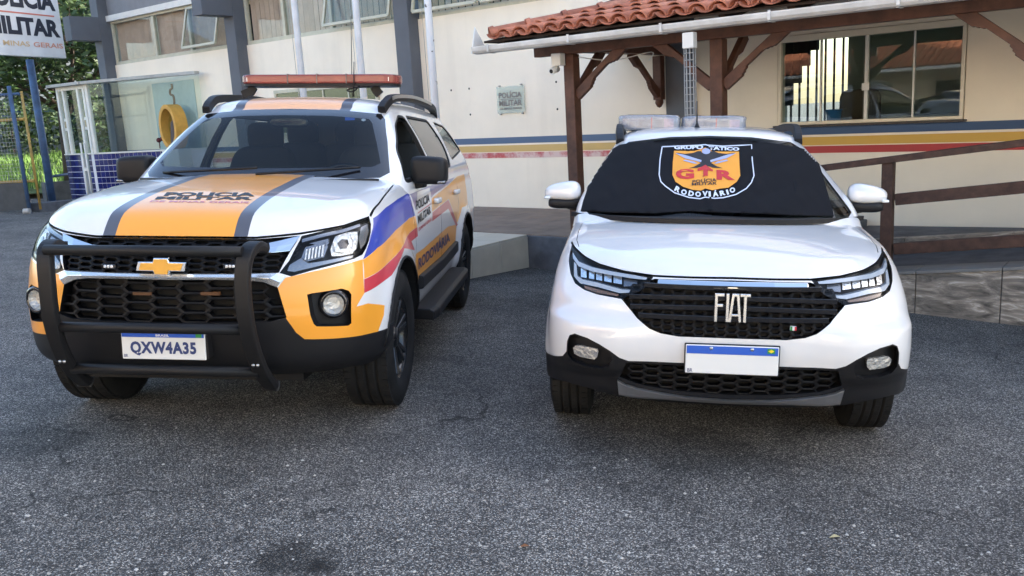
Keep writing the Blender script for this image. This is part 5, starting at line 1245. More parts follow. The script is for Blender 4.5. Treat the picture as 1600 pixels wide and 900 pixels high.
    part('plate_rim', MB().box(-.205, .205, -.020, -.010, .471, .611), M['plastic'], pl, bevel=.004)
    part('plate_band', MB().box(-.196, .196, -.0256, -.0236, .566, .602), M['plateblue'], pl)
    part('plate_flag', MB().box(.150, .182, -.0270, -.0250, .577, .598), M['flaggreen'], pl); part('plate_flag', MB().add([(.153, -.0278, .5875), (.166, -.0278, .5795), (.179, -.0278, .5875), (.166, -.0278, .5955)], [(0, 1, 2, 3)]), M['flagyellow'], pl)
    part('plate_lettering', text_quad('BR', (-.19, -.0246, .482), (.022, 0, 0), (0, 0, .016), .001, bold=.01), M['platetext'], pl)
    for x in (-.09, .085): part('plate_screw', MB().lathe([(0, .004), (.007, .003), (.008, 0)], (x, -.0256, .592), (0, -1, 0), 12), M['steel'], pl)
    part('plate_bracket', MB().box(-.19, .19, -.016, .03, .48, .6), M['plastic'], root)
    # wheel arches, cabin opening in the deck
    wheel_arches(sb, root, (FWY, FRWY), FWR, .365)
    deck = contour(.735, .98, .40, 2.5, 3.05, .2, 3.2, 20, 10, 8); dk = deck + [(-x, y) for x, y in deck[-2:0:-1]]
    sb.take(sb.cut(dk, 'z', lambda f: f.normal.z > .5))
    hood = [(-.712, .49), (-.60, .05), (.60, .05), (.712, .49), (.737, .8), (.718, 1.25), (-.718, 1.25), (-.737, .8)]
    hz = {round(x, 3): z for x, z in he}
    def hline(x):
        ax2 = abs(x); q = [(abs(a), b) for a, b in he][::-1]; return lerp_tab(q, ax2)
    hf = [f for f in sb.cut(hood, 'z', lambda f: f.normal.z > .1 and f.calc_center_median().y < 1.3) if f.calc_center_median().z > hline(f.calc_center_median().x) or f.calc_center_median().y > .5]
    part('hood', sb.mesh_of(sb.take(hf), 'hood'), W, root)
    # cabin: windscreen, side windows, pillars
    wsp = [(-.70, 1.075), (-.35, 1.068), (0, 1.066), (.35, 1.068), (.70, 1.075), (.735, 1.10), (.64, 1.30), (.545, 1.445), (.50, 1.475), (.25, 1.505), (0, 1.513), (-.25, 1.505), (-.50, 1.475), (-.545, 1.445), (-.64, 1.30), (-.735, 1.10)]
    wf = lambda f: f.normal.y < -.15 and f.calc_center_median().y < 2.2
    g = sc.take(sc.cut(wsp, 'y', wf)); ws = part('windscreen', sc.mesh_of(g, 'windscreen'), M['glass'], root)
    part('cowl_panel', MB().sweep([Vector((x, .90 + .42 * (abs(x) / .74) ** 2.4, 1.083 - .015 * abs(x))) for x in [-.72 + 1.44 * i / 24 for i in range(25)]], [(-.09, -.02), (.12, -.02), (.12, .004), (-.09, .004)]), M['plastic'], root)
    for pts in ([(1.30, 1.07), (2.17, 1.08), (2.19, 1.42), (1.98, 1.43), (1.75, 1.37), (1.5, 1.22)], [(2.27, 1.085), (2.92, 1.10), (2.86, 1.40), (2.29, 1.43)]):
        for sg in (1, -1):
            gg = sc.take(sc.cut(round_poly(pts, .04), 'x', lambda f: f.normal.x * sg > .3)); part('side_window', sc.mesh_of(gg, 'side_window', -.004), M['sglass'], root)
    rest = MB(); idx = {}
    for f in sc.bm.faces:
        fi = []
        for v in f.verts:
            if v not in idx: idx[v] = len(rest.v); rest.v.append(v.co.copy())
            fi.append(idx[v])
        rest.f.append(tuple(fi)); rest.sm.append(True)
    part('headlining', sc.mesh_of(rest, 'headlining', -.014), M['lining'], root)
    part('cabin_shell', sc.finish('cabin_shell', [W]), None, root)
    part('body', sb.finish('body', [W]), None, root)
    part('underbody', MB().box(-.56, .56, .55, 4.2, .27, .36).box(-.78, .78, 1.25, 3.15, .25, .33), M['plastic'], root)
    cabin_fit(root, sc, sb, FC, .42, 1.22, 1.02, .74, .34, [(-.36, 1.75, .42), (.36, 1.75, .42), (-.36, 2.5, .42), (.36, 2.5, .42)], 3.0)
    for x, y, sg in ((-.755, FWY, -1), (.755, FWY, 1), (-.755, FRWY, -1), (.755, FRWY, 1)): wheel(root, x, y, FWR, .205, sg, 5, .205)
    # mirrors
    for sg in (-1, 1):
        c = Vector((sg * .885, 1.46, 1.172))
        f = lambda p, sg=sg: (lambda t: Vector((p.x, p.y + .03 * t, p.z * ((1 - .38 * t) if p.z > 0 else .62 * (1 - .25 * t)) - .006 * t)))((p.x * sg / .108 + 1) / 2)
        mr = part('door_mirror', MB().sell(c, (.112, .09, .085), .72, .8, f=f), W, root)
        part('mirror_base', MB().sell(c + Vector((-sg * .015, .01, -.062)), (.102, .080, .034), .6, .6).sweep([c + Vector((-sg * .02, .02, -.07)), c + Vector((-sg * .17, .05, -.105))], [(-.035, -.026), (.035, -.026), (.035, .026), (-.035, .026)]), M['plastic'], mr)
        part('turn_repeater', MB().sell(c + Vector((sg * .088, -.03, -.028)), (.022, .03, .010), .7, .7), M['drl'], mr)
        rl = [Vector((sg * .555, 1.90, 1.478)), Vector((sg * .56, 1.97, 1.525)), Vector((sg * .565, 2.1, 1.565)), Vector((sg * .57, 2.5, 1.575)), Vector((sg * .565, 2.85, 1.555)), Vector((sg * .555, 3.0, 1.50))]
        rl = [Vector(p) for p in smooth_poly([tuple(p) for p in rl], 4, False)]
        part('roof_rail', MB().sweep(rl, [(-.028, -.028), (.028, -.028), (.022, .02), (-.022, .02)], (0, 0, 1)), M['plastic'], root, bevel=.006)
    # antenna, wipers
    a = C.on(sc, 1089, 199) or Vector((-.05, 2.1, 1.57))
    part('antenna', MB().tube([a, a + Vector((0, .10, .17))], [.006, .003], 8).lathe([(.02, -.005), (.014, .01), (.006, .03)], a, (0, .3, 1), 12), M['plastic'], root)
    # wrapped light bar standing on the roof comes separately
    part('load_cover', MB().box(-.66, .66, 3.2, 4.3, 1.10, 1.125), M['plastic'], root, bevel=.01)
    for sg in (-1, 1): part('tail_lamp', MB().sell((sg * .80, 4.36, .92), (.05, .06, .17), .4, .4), M['red'], root)
    return C, root, sc, sb, ws
# ------------------------------------------------------------------ banner and wrapped light bar on the pickup
def build_banner(C):
    rb = grid_shell(body_rings(FS)); rc = grid_shell(cabin_rings(FC)); o = len(rb[0])
    both = Shell(rb[0] + rc[0], rb[1] + [tuple(i + o for i in f) for f in rc[1]])
    out = [(958, 232), (968, 226), (985, 223), (1000, 221), (1050, 219), (1092, 215.5), (1140, 218), (1190, 221), (1230, 227), (1262, 232), (1274, 236), (1279, 250), (1286, 275), (1294, 303), (1303, 337), (1292, 337.5), (1240, 336), (1180, 333), (1120, 331.5), (1075, 329.5), (1020, 333), (960, 332), (907, 330), (911, 314), (916, 300), (920, 283), (926, 268), (930, 258), (939, 248), (944, 240)]
    mb = conform_poly(C, both, out, .0, 3.2)
    for i, v in enumerate(mb.v):
        t = (C.o - v).normalized()
        f = noise.noise(Vector((v.x * 6, v.z * 5, 1.3))) * .020 + noise.noise(Vector((v.x * 18 + v.z * 9, v.z * 14, 7))) * .007 + abs(noise.noise(Vector((v.x * 4 - v.z * 6, v.z * 5, 3)))) * .024 + .012 * bump1(v.x, -.03, .025) + .004 * bump1(v.x, -.36, .02) + .004 * bump1(v.x, .3, .02)
        mb.v[i] = v + t * (.022 + f)
    cloth = mat('banner_cloth', (.0065, .007, .0095), .85, spec=.18, bump=.15, bscale=500)
    fl = Shell(mb.v, mb.f)
    o = part('banner', mb, cloth, None, solid=.003); o.matrix_world = C.M
    tag(o, 'black cloth banner with orange shield emblem spread over the pickup windscreen', 'banner')
    Z = lambda pts: [(1010 + x * .13333, 210 + y * .13333) for x, y in pts]
    white = mat('banner_white', (.62, .66, .75), .75); org = mat('banner_orange', (.78, .33, .04), .75); red = mat('banner_red', (.50, .035, .04), .75)
    blk = mat('banner_black', (.02, .02, .025), .75); lite = mat('banner_pale_blue', (.36, .40, .58), .75)
    pr = lambda nm, pts, m, lift, st=3.0: part(nm, conform_poly(C, fl, Z(pts), lift, st), m, o)
    ol = [(185, 150), (420, 141), (600, 134), (690, 126), (715, 132), (900, 144), (1100, 134), (1232, 127), (1238, 300), (1260, 490), (1230, 570), (1170, 640), (1050, 710), (900, 748), (800, 755), (690, 741), (630, 760), (500, 745), (330, 690), (220, 610), (170, 560), (150, 480), (160, 300), (185, 150)]
    pr('shield_outline', ribbon(ol, 13), white, .0035, 40)
    pr('shield_field', [(325, 197), (560, 200), (690, 160), (780, 205), (1085, 207), (1090, 370), (1100, 490), (1060, 560), (960, 630), (870, 640), (770, 660), (690, 640), (640, 665), (540, 655), (430, 620), (340, 560), (305, 480), (310, 330)], org, .0035)
    for sx in (1, -1):
        X = lambda pts: [(695 + (x - 695) * sx, y) for x, y in pts][::sx]
        pr('wing', X([(345, 222), (455, 236), (545, 226), (600, 205), (640, 205), (665, 240), (675, 330), (640, 345), (590, 318), (540, 300), (450, 268)]), blk, .0050)
        pr('feathers', X([(338, 230), (400, 262), (455, 292), (540, 312), (640, 336), (646, 312), (590, 296), (500, 266), (430, 245)]), lite, .0062)
        pr('feathers', X([(430, 318), (560, 352), (600, 352), (560, 330), (450, 306)]), lite, .0062)
        pr('tail', X([(695, 330), (640, 340), (560, 385), (495, 405), (600, 400), (695, 375)]), blk, .0052)
    pr('bird_body', [(655, 225), (735, 225), (745, 300), (720, 360), (695, 385), (668, 360), (645, 300)], blk, .0056)
    pr('bird_head', [(700 + 48 * math.cos(t), 208 + 34 * math.sin(t)) for t in [2 * math.pi * i / 16 for i in range(16)]], lite, .0066)
    pr('arrow', [(598, 442), (600, 414), (690, 368), (778, 426), (776, 446), (722, 428), (718, 502), (692, 494), (660, 512), (668, 498), (667, 425)], red, .0070)
    def tx(nm, body, q, m, lift, **k): part(nm, conform_text(C, fl, body, Z(q), lift, **k), m, o)
    tx('lettering', 'GRUPO', [(325, 140), (668, 136), (665, 183), (325, 186)], white, .0065, bold=.05); tx('lettering', 'TÁTICO', [(728, 140), (1092, 155), (1086, 204), (728, 192)], white, .0065, bold=.05)
    tx('lettering', 'G', [(345, 412), (556, 417), (560, 530), (345, 536)], red, .0065, bold=.05); tx('lettering', 'R', [(820, 426), (1012, 434), (1038, 545), (820, 541)], red, .0065, bold=.05)
    tx('lettering', 'POLÍCIA', [(540, 538), (815, 512), (822, 562), (540, 582)], blk, .0065, bold=.02); tx('lettering', 'MILITAR', [(533, 580), (826, 566), (822, 600), (533, 610)], blk, .0065, bold=.02)
    for ch, x, y, a in (('R', 365, 655, 27), ('O', 440, 688, 22), ('D', 525, 705, 15), ('O', 606, 712, 8), ('V', 688, 706, 0), ('I', 741, 710, -3), ('Á', 806, 702, -8), ('R', 890, 698, -15), ('I', 948, 688, -20), ('O', 1008, 664, -26)):
        w, h = (12 if ch == 'I' else 33), (38 if ch == 'Á' else 31); c, s_ = math.cos(R(a)), math.sin(R(a))
        q = [(x + c * u - s_ * v, y + s_ * u + c * v) for u, v in ((-w, -h), (w, -h), (w, h), (-w, h))]
        tx('lettering', ch, q, white, .0065, bold=.05)
    # light bar still in its wrapping, lying on the roof
    wrap = glass_mat('clear_wrap', (.80, .82, .86), 1.6, .12, .30, (.55, .57, .62)); lab = mat('wrap_label', (.16, .18, .25), .4, var=.5, vscale=25); pink = mat('wrap_sticker', (.55, .36, .45), .4, var=.4, vscale=40)
    for i, (x0, x1, zt) in enumerate(((-.575, -.165, 1.645), (-.155, .265, 1.638))):
        zb = 1.555; c = Vector(((x0 + x1) / 2, 2.30, (zb + zt) / 2)); r = Vector(((x1 - x0) / 2, .15, (zt - zb) / 2 + .008))
        t = empty('wrapped_package', ['clear wrapped package on the pickup roof, next to the left roof rail', 'clear wrapped package on the pickup roof, behind the antenna on its right'][i], 'package', C.M @ Matrix.Translation((c.x, c.y, zb)), 'wrapped packages on the pickup roof')
        k = Vector((0, 0, zb)) - Vector((0, 0, 0)); off = Vector((-c.x, -c.y, -zb))
        f = lambda p: p + p.normalized() * noise.noise(p * 22 + Vector((i * 9, 0, 0))) * .011
        m1 = MB().sell(c + off, r, .28, .28, 48, 24, f=f); part('plastic_wrap', m1, wrap, t)
        part('carton', MB().box(x0 + .02 + off.x, x1 - .02 + off.x, -.125, .125, .004, zt - zb - .012), mat('carton_grey', (.30, .31, .36), .6, var=.5, vscale=30), t, bevel=.008)
        part('label', MB().box(x0 + .07 + off.x, x1 - .12 + off.x, -.128, -.1255, .012, zt - zb - .025), lab, t)
        part('sticker', MB().box(x1 - .11 + off.x, x1 - .045 + off.x, -.128, -.1255, .014, zt - zb - .02), pink, t)
        part('tape', MB().box(c.x + off.x + .01, c.x + off.x + .018, -.1305, -.128, .006, zt - zb - .012), red, t)
# ------------------------------------------------------------------ police SUV
def build_tb():
    C = TB; root = empty('police_suv', 'white and orange police SUV with black bull bar and red roof light bar', 'suv', C.M)
    sb = Shell(*grid_shell(body_rings(TS))); sc = Shell(*grid_shell(cabin_rings(TC))); Y = yat(sb); W = M['white']
    P = lambda pts: fpoly(C, sb, pts)
    z4 = lambda pts: [(400 + .3445 * a, 330 + .3444 * b) for a, b in pts]
    z4d = lambda pts: [(560 + .2334 * a, 270 + .2333 * b) for a, b in pts]
    sym = lambda half: half + [(-x, z) for x, z in half[::-1]]     # half outline (x>=0) from the middle top round to the middle bottom
    hl = P(z4([(512, 22), (522, 60), (521, 95), (514, 130), (500, 168), (482, 198), (440, 218), (350, 244), (250, 270), (160, 296), (106, 280), (150, 225), (207, 112), (300, 90), (400, 66), (465, 44)]))
    def half(pts):
        q = P(pts); q[0] = (0, q[0][1]); q[-1] = (0, q[-1][1]); return q
    up = sym(half([(262, 372.5), (330, 373), (400, 373.5), (468, 368), (462, 380), (436, 426), (400, 430), (330, 434), (262, 436)]))
    lowg = sym(half([(262, 436), (330, 436), (382, 437), (412, 440), (434, 449), (441.5, 475), (448, 496), (422, 503), (330, 505), (262, 505.5)]))
    bl = P([(446, 496), (456, 510), (463, 520), (476, 530), (520, 529), (562, 524.5), (589, 518)]); zc = P([(262, 505)])[0][1]
    low = [(0, zc + .012), (P([(436, 499)])[0][0], zc + .012), *bl, (1.1, bl[-1][1] + .004), (1.1, .1)]; low = low + [(-x, z) for x, z in low[::-1]]
    # hood: front and side gaps
    he = P([(577, 339), (538, 352.5), (469, 365), (400, 371.5), (330, 371), (262, 370.5)]); he[-1] = (0, he[-1][1])
    shut(sb, root, he + [(-x, z) for x, z in he[-2::-1]], 'y', lambda f: f.normal.y < .6 and f.calc_center_median().y < 1, .010, .015, 'hood_gap')
    for sg in (1, -1):
        S = lambda f: f.calc_center_median().x * sg > .5
        shut(sb, root, [(sg * .845, .58), (sg * .845, .8), (sg * .83, 1.1), (sg * .80, 1.45)], 'z', lambda f: f.normal.z > .1, .008, .012, 'hood_gap')
        for ln in ([(1.47, .46), (1.46, .8), (1.43, 1.0), (1.42, 1.2)], [(2.48, .46), (2.48, 1.2)], [(3.42, .86), (3.46, 1.0), (3.5, 1.2)]): shut(sb, root, ln, 'x', S, .006)
    # headlamps
    for sg in (1, -1):
        poly = hl if sg > 0 else mir(hl)
        g = sb.take(sb.cut(poly, 'y', front))
        lamp = part('headlamp', moved(g, (0, .09, 0)), M['lampdark'], root)
        part('lamp_glass', sb.mesh_of(g, 'lamp_glass', -.001), M['lampglass'], lamp); part('lamp_rim', skirt(g, (0, .095, 0)), M['lampdark'], lamp)
        F = lambda pts: (lambda q: q if sg > 0 else mir(q))(P(z4(pts)))
        def inset(pts, dy, m, nm):
            mb = submesh(g, F(pts))
            if mb.f:
                a = moved(mb, (0, dy, 0)); k = skirt(a, (0, .03, 0)); a.add(k.v, k.f, True); part(nm, a, m, lamp)
        el = lambda cx, cy, rx, ry: [(cx + rx * math.cos(2 * math.pi * i / 20), cy + ry * math.sin(2 * math.pi * i / 20)) for i in range(20)]
        inset([(205, 128), (300, 103), (400, 80), (468, 58), (470, 70), (400, 95), (300, 118), (205, 143)], .012, M['lampgrey'], 'bezel')
        
        inset([(338, 150), (352, 118), (400, 100), (452, 96), (455, 130), (448, 172), (430, 196), (380, 206), (336, 208), (330, 180)], .03, M['crystal'], 'reflector')
        inset([(345, 140), (380, 112), (420, 110), (436, 140), (428, 176), (396, 190), (356, 186)], .016, M['crystal'], 'projector_ring'); inset([(366, 146), (386, 128), (412, 130), (418, 150), (408, 170), (380, 172)], .012, M['gloss'], 'projector_lens')
        inset([(215, 168), (310, 140), (318, 165), (300, 212), (232, 230), (190, 236)], .03, M['lampgrey'], 'reflector')
        for k in range(6): inset([(222 + k * 15, 176 - k * 4), (229 + k * 15, 174 - k * 4), (222 + k * 15, 222 - k * 3), (215 + k * 15, 224 - k * 3)], .018, M['crystal'], 'reflector_fin')
        inset([(232, 150), (320, 128), (322, 150), (300, 168), (250, 152)], .03, M['lampgrey'], 'bezel')
        inset([(150, 245), (200, 215), (235, 238), (300, 228), (440, 200), (436, 212), (300, 245), (170, 276), (140, 272)], .008, M['lampgrey'], 'light_guide')
        inset([(472, 75), (500, 60), (508, 90), (490, 150), (470, 175), (462, 130)], .02, M['lampgrey'], 'bezel')
    # grilles
    g = sb.take(sb.cut(up, 'y', front)); gu = part('upper_grille', moved(g, (0, .07, 0)), M['gap'], root); part('grille_rim', skirt(g, (0, .07, 0)), M['gloss'], gu)
    part('honeycomb', hexframes(up, .085, .026, .010, lambda x, z: Y(x, z) + .022, .035), M['mesh'], gu)
    g = sb.take(sb.cut(lowg, 'y', front)); gl = part('lower_grille', moved(g, (0, .08, 0)), M['gap'], root); part('grille_rim', skirt(g, (0, .08, 0)), M['plastic'], gl)
    part('honeycomb', hexframes(lowg, .155, .046, .013, lambda x, z: Y(x, z) + .018, .04, .72), M['mesh'], gl)
    def bar_(pts_t, pts_b, nm, m, par, out=.012):      # chrome bar between an upper and a lower edge (pixels, right half)
        T = half(pts_t) if False else P(pts_t); B = P(pts_b); T[0] = (0, T[0][1]); B[0] = (0, B[0][1])
        T = [(-x, z) for x, z in T[:0:-1]] + T; B = [(-x, z) for x, z in B[:0:-1]] + B; vs = []
        for a, b in zip(T, B):
            ya, yb = Y(*a), Y(*b); m_ = ((a[0] + b[0]) / 2, (a[1] + b[1]) / 2)
            vs += [Vector((a[0], ya + .02, a[1])), Vector((a[0], ya - out * .3, a[1])), Vector((m_[0], Y(*m_) - out, m_[1])), Vector((b[0], yb - out * .3, b[1])), Vector((b[0], yb + .02, b[1]))]
        part(nm, MB().add(vs, [(i * 5 + j + 5, i * 5 + j + 6, i * 5 + j + 1, i * 5 + j) for i in range(len(T) - 1) for j in range(4)], False), m, par, bevel=.003)
    bar_([(262, 388), (330, 388), (395, 384.5), (440, 375), (470, 367.5)], [(262, 397), (330, 397), (395, 396), (430, 394.5), (453, 392)], 'chrome_wing', M['chrome'], gu)
    bar_([(262, 428), (330, 428.5), (400, 427.5), (434, 426.5), (446, 432)], [(262, 437.5), (330, 437.5), (385, 438), (412, 441), (433, 449)], 'chrome_bar', M['letters'], gu, .016)
    c = C.aty(262, 417, Y(0, .917) - .025); c.x = .0; y0 = c.y
    bow = [(-.122, -.021), (-.108, .022), (-.040, .022), (-.034, .040), (.034, .040), (.040, .022), (.122, .021), (.108, -.022), (.040, -.022), (.034, -.040), (-.034, -.040), (-.040, -.022)]
    bt = part('bowtie_badge', MB().prism([(c.x + x, y0, c.z + z) for x, z in bow], (0, .03, 0)), M['chrome'], gu, bevel=.003)
    part('badge_fill', MB().prism([(c.x + x * .86, y0 - .004, c.z + z * (.74 if abs(z) < .03 else .86)) for x, z in bow], (0, .004, 0)), M['gold'], bt)
    for px in (170, 360):
        q = C.aty(px, 416, Y(.35, .915) - .004); st = part('strobe_lamp', MB().box(q.x - .035, q.x + .035, q.y - .004, q.y + .02, q.z - .012, q.z + .012), M['gloss'], gu, bevel=.005)
        for k in (-1, 0, 1): part('led', MB().sell((q.x + k * .016, q.y - .005, q.z), (.007, .004, .007), .8, .8, 10, 8), M['inkwhite'], st)
    for px in (222, 328):
        q = C.aty(px, 459, Y(.15, .80) + .012); part('strobe_lamp', MB().box(q.x - .045, q.x + .045, q.y, q.y + .02, q.z - .007, q.z + .007), M['dimamber'], gl)
    # bumper: orange fascia, fog pockets, black lower part
    fasc = P([(433, 451), (446, 434), (490, 424), (530, 415), (567, 405), (569.5, 458), (557, 479), (575, 474), (601, 477), (600, 492), (591, 518), (562, 524.5), (520, 529), (476, 530), (463, 520), (456, 510), (446, 496), (440, 475)])
    pock = P(z4([(232, 378), (255, 372), (390, 351), (420, 360), (433, 378), (433, 508), (420, 519), (275, 523), (262, 512), (246, 470)]))
    for sg in (1, -1):
        pk = pock if sg > 0 else mir(pock); gp = sb.take(sb.cut(pk, 'y', front)); back = moved(gp, (0, .06, 0)); k = skirt(gp, (0, .06, 0)); back.add(k.v, k.f, True); fp = part('fog_pocket', back, M['plastic'], root)
        x0 = sum(p[0] for p in pk) / len(pk); q = C.aty(517, 477, .17); q = Vector((sg * abs(q.x), Y(q.x, q.z), q.z)); ax = Vector((sg * .35, -1, 0)).normalized()
        fl = part('fog_lamp', MB().lathe([(0, -.01), (.03, -.008), (.047, .012), (.050, .02)], q + Vector((0, .035, 0)), ax, 14, False), M['crystal'], fp)
        part('fog_glass', MB().lathe([(0, .028), (.03, .026), (.05, .018)], q + Vector((0, .035, 0)), ax, 28), M['lampglass'], fl); part('fog_ring', MB().lathe([(.049, .0), (.052, .026), (.066, .022), (.075, -.01)], q + Vector((0, .035, 0)), ax, 28), M['gloss'], fl)
        fs = fasc if sg > 0 else mir(fasc)
        g = sb.take(sb.cut(fs, 'y', lambda f: f.normal.y < .6 and f.calc_center_median().y < .75)); part('bumper_fascia', sb.mesh_of(g, 'bumper_fascia'), M['orange'], root)
    g = sb.take(sb.cut(low, 'y', lambda f: f.normal.y < .6 and f.calc_center_median().y < .62)); part('lower_bumper', sb.mesh_of(g, 'lower_bumper'), M['plastic'], root)
    part('skid_plate', MB().sweep([Vector((x, .24 + .12 * (x / .8) ** 2, .385)) for x in [-.55 + 1.1 * i / 16 for i in range(17)]], [(-.12, -.025), (.04, -.03), (.06, .03), (-.12, .02)]), M['plastic'], root)
    # plate
    pz0, pz1, py = .492, .604, -.03
    pl = part('licence_plate', MB().box(-.2, .2, py, py + .01, pz0 - .006, pz1 + .010), M['plate'], root, bevel=.004)
    part('plate_band', MB().box(-.196, .196, py - .0016, py + .001, pz1 - .012, pz1 + .007), M['plateblue'], pl)
    part('plate_lettering', text_quad('BRASIL', (-.032, py - .0022, pz1 - .008), (.064, 0, 0), (0, 0, .011), .001, bold=.02), M['inkwhite'], pl)
    part('plate_lettering', text_quad('QXW4A35', (-.158, py - .0010, pz0 + .012), (.315, 0, 0), (0, 0, .068), .001, bold=.045, spacing=1.12), M['platetext'], pl)
    part('plate_lettering', text_quad('BR', (-.190, py - .0010, pz0 + .004), (.018, 0, 0), (0, 0, .014), .001, bold=.01), M['platetext'], pl)
    part('plate_flag', MB().box(.158, .186, py - .003, py - .0012, pz1 - .010, pz1 + .006), M['flaggreen'], pl)
    part('plate_bracket', MB().box(-.21, .21, py + .008, .06, pz0, pz1), M['plastic'], root)
    # livery on the flanks
    SP = lambda pts: spoly(C, sb, pts)
    liv = [('blue', [(583, 341), (603, 324), (621, 311), (638, 301.5), (644, 320), (649, 337), (640, 340.5), (618, 360), (590, 387), (567, 405.5), (573, 390), (579, 368)]),
           ('orange', [(567, 406), (590, 387), (618, 360), (640, 341), (649, 337.5), (652, 354), (640, 363.5), (625, 391), (607, 410), (569, 436)]),
           ('red', [(569, 436.5), (607, 410.5), (625, 391.5), (640, 364), (652, 354.5), (653, 369), (643, 377), (648, 391), (632, 388), (612, 430), (569, 458)]),
           ('mauve', [(639, 301), (655, 293), (671, 290), (690, 275), (718, 255), (722, 264), (700, 288), (680, 302), (674, 309), (671, 293), (652, 300), (649, 330)]),
           ('orange', [(674, 310), (700, 290), (722, 265), (727, 285), (731, 318), (722, 324), (716, 345), (714, 348), (701, 311), (675, 331)]),
           ('red', [(675.5, 332), (700.5, 312), (715.5, 351), (713, 354), (700.5, 326), (675.5, 346)]),
           ('orange', [(650, 397), (662, 388), (700, 354), (713, 351), (709, 402), (700, 408), (651, 441)])]
    for sg in (1, -1):
        for i, (m, pts) in enumerate(liv):
            try:
                g = sb.cut(SP(pts), 'x', lambda f: f.normal.x * sg > .25 and f.calc_center_median().x * sg > .5)
                mb = sb.take(g)
                if mb.f: part('livery_panel', sb.mesh_of(mb, 'livery_panel'), M[m], root)
            except Exception as ex: print('livery', i, ex)
    # hood livery and lettering
    def strip(a, b): return [(a, .02), (a, 1.5), (b, 1.5), (b, .02)][::(1 if a < b else -1)]
    top = lambda f: f.normal.z > .12 and f.calc_center_median().y < 1.45 and f.calc_center_median().z > 1.03
    for a, b, m in ((-.29, .29, 'orange'), (-.355, -.29, 'slate'), (.29, .355, 'slate')):
        mb = sb.take(sb.cut([(a, .02), (b, .02), (b, 1.5), (a, 1.5)], 'z', top)); part('hood_stripe', sb.mesh_of(mb, 'hood_stripe'), M[m], root)
    for body, q, m, bo in (('POLICIA', [(261, 300.6), (401, 301), (398, 307.2), (255, 306.8)], 'ink', .05), ('MILITAR', [(246.5, 307.2), (398, 308), (394.5, 312.6), (241.5, 311.8)], 'ink', .05), ('DE MINAS GERAIS', [(237, 313.2), (390, 315.2), (388, 318), (233, 316)], 'red', .02)):
        part('hood_lettering', conform_text(C, sb, body, q, .0015, bold=bo), M[m], root)
    for body, q, m in (('POLICIA', z4d([(382, 188), (472, 138), (476, 194), (388, 252)]), 'ink'), ('MILITAR', z4d([(394, 288), (480, 218), (485, 270), (400, 342)]), 'ink'), ('DE MINAS GERAIS', z4d([(400, 368), (486, 300), (487, 320), (401, 392)]), 'red'), ('RODOVIÁRIA', z4d([(400, 556), (606, 378), (612, 458), (400, 650)]), 'navy')):
        part('side_lettering', conform_text(C, sb, body, q, .003, bold=.03), M[m], root)
    part('side_rule', conform_poly(C, sb, z4d([(394, 268), (480, 206), (481, 212), (395, 275)]), .003, 3), M['red'], root)
    wheel_arches(sb, root, (TWY, TRWY), TWR, .455)
    deck = contour(.80, 1.20, .42, 2.6, 4.65, .2, 3.2, 20, 10, 8); sb.take(sb.cut(deck + [(-x, y) for x, y in deck[-2:0:-1]], 'z', lambda f: f.normal.z > .5))
    # glasshouse
    wsp = [(-.72, 1.262), (-.36, 1.257), (0, 1.255), (.36, 1.257), (.72, 1.262), (.765, 1.29), (.70, 1.47), (.635, 1.62), (.60, 1.655), (.3, 1.682), (0, 1.688), (-.3, 1.682), (-.60, 1.655), (-.635, 1.62), (-.70, 1.47), (-.765, 1.29)]
    inn = [(-.66, 1.325), (0, 1.318), (.66, 1.325), (.70, 1.345), (.64, 1.47), (.575, 1.59), (.545, 1.62), (.3, 1.64), (0, 1.645), (-.3, 1.64), (-.545, 1.62), (-.575, 1.59), (-.64, 1.47), (-.70, 1.345)]
    wf = lambda f: f.normal.y < -.15 and f.calc_center_median().y < 2.4
    g = sc.take(sc.cut(wsp, 'y', wf)); s2 = Shell(g.v, g.f); gi = s2.take(s2.cut(inn, 'y'))
    ws = part('windscreen', sc.mesh_of(gi, 'windscreen'), M['glass'], root); fr = MB()
    idx = {}
    for f in s2.bm.faces:
        fi = []
        for v in f.verts:
            if v not in idx: idx[v] = len(fr.v); fr.v.append(v.co.copy())
            fi.append(idx[v])
        fr.f.append(tuple(fi)); fr.sm.append(True)
    part('windscreen_border', sc.mesh_of(fr, 'windscreen_border'), M['gloss'], ws)
    part('inspection_sticker', conform_poly(C, sc, [(539, 181.5), (555, 181.5), (554, 187.5), (539, 188)], -.001, 3), M['plateblue'], ws)
    part('toll_tag', conform_poly(C, sc, [(568 + 3.5 * math.cos(t), 187 + 2.3 * math.sin(t)) for t in [i * math.pi / 6 for i in range(12)]], -.001, 3), M['inkwhite'], ws)
    wins = [([(1.50, 1.245), (2.42, 1.255), (2.45, 1.635), (2.25, 1.64), (1.98, 1.575), (1.72, 1.43)], 'front'), ([(2.53, 1.26), (3.40, 1.275), (3.52, 1.42), (3.42, 1.625), (2.54, 1.64)], 'rear'), ([(3.62, 1.32), (4.42, 1.38), (4.2, 1.59), (3.72, 1.62)], 'quarter')]
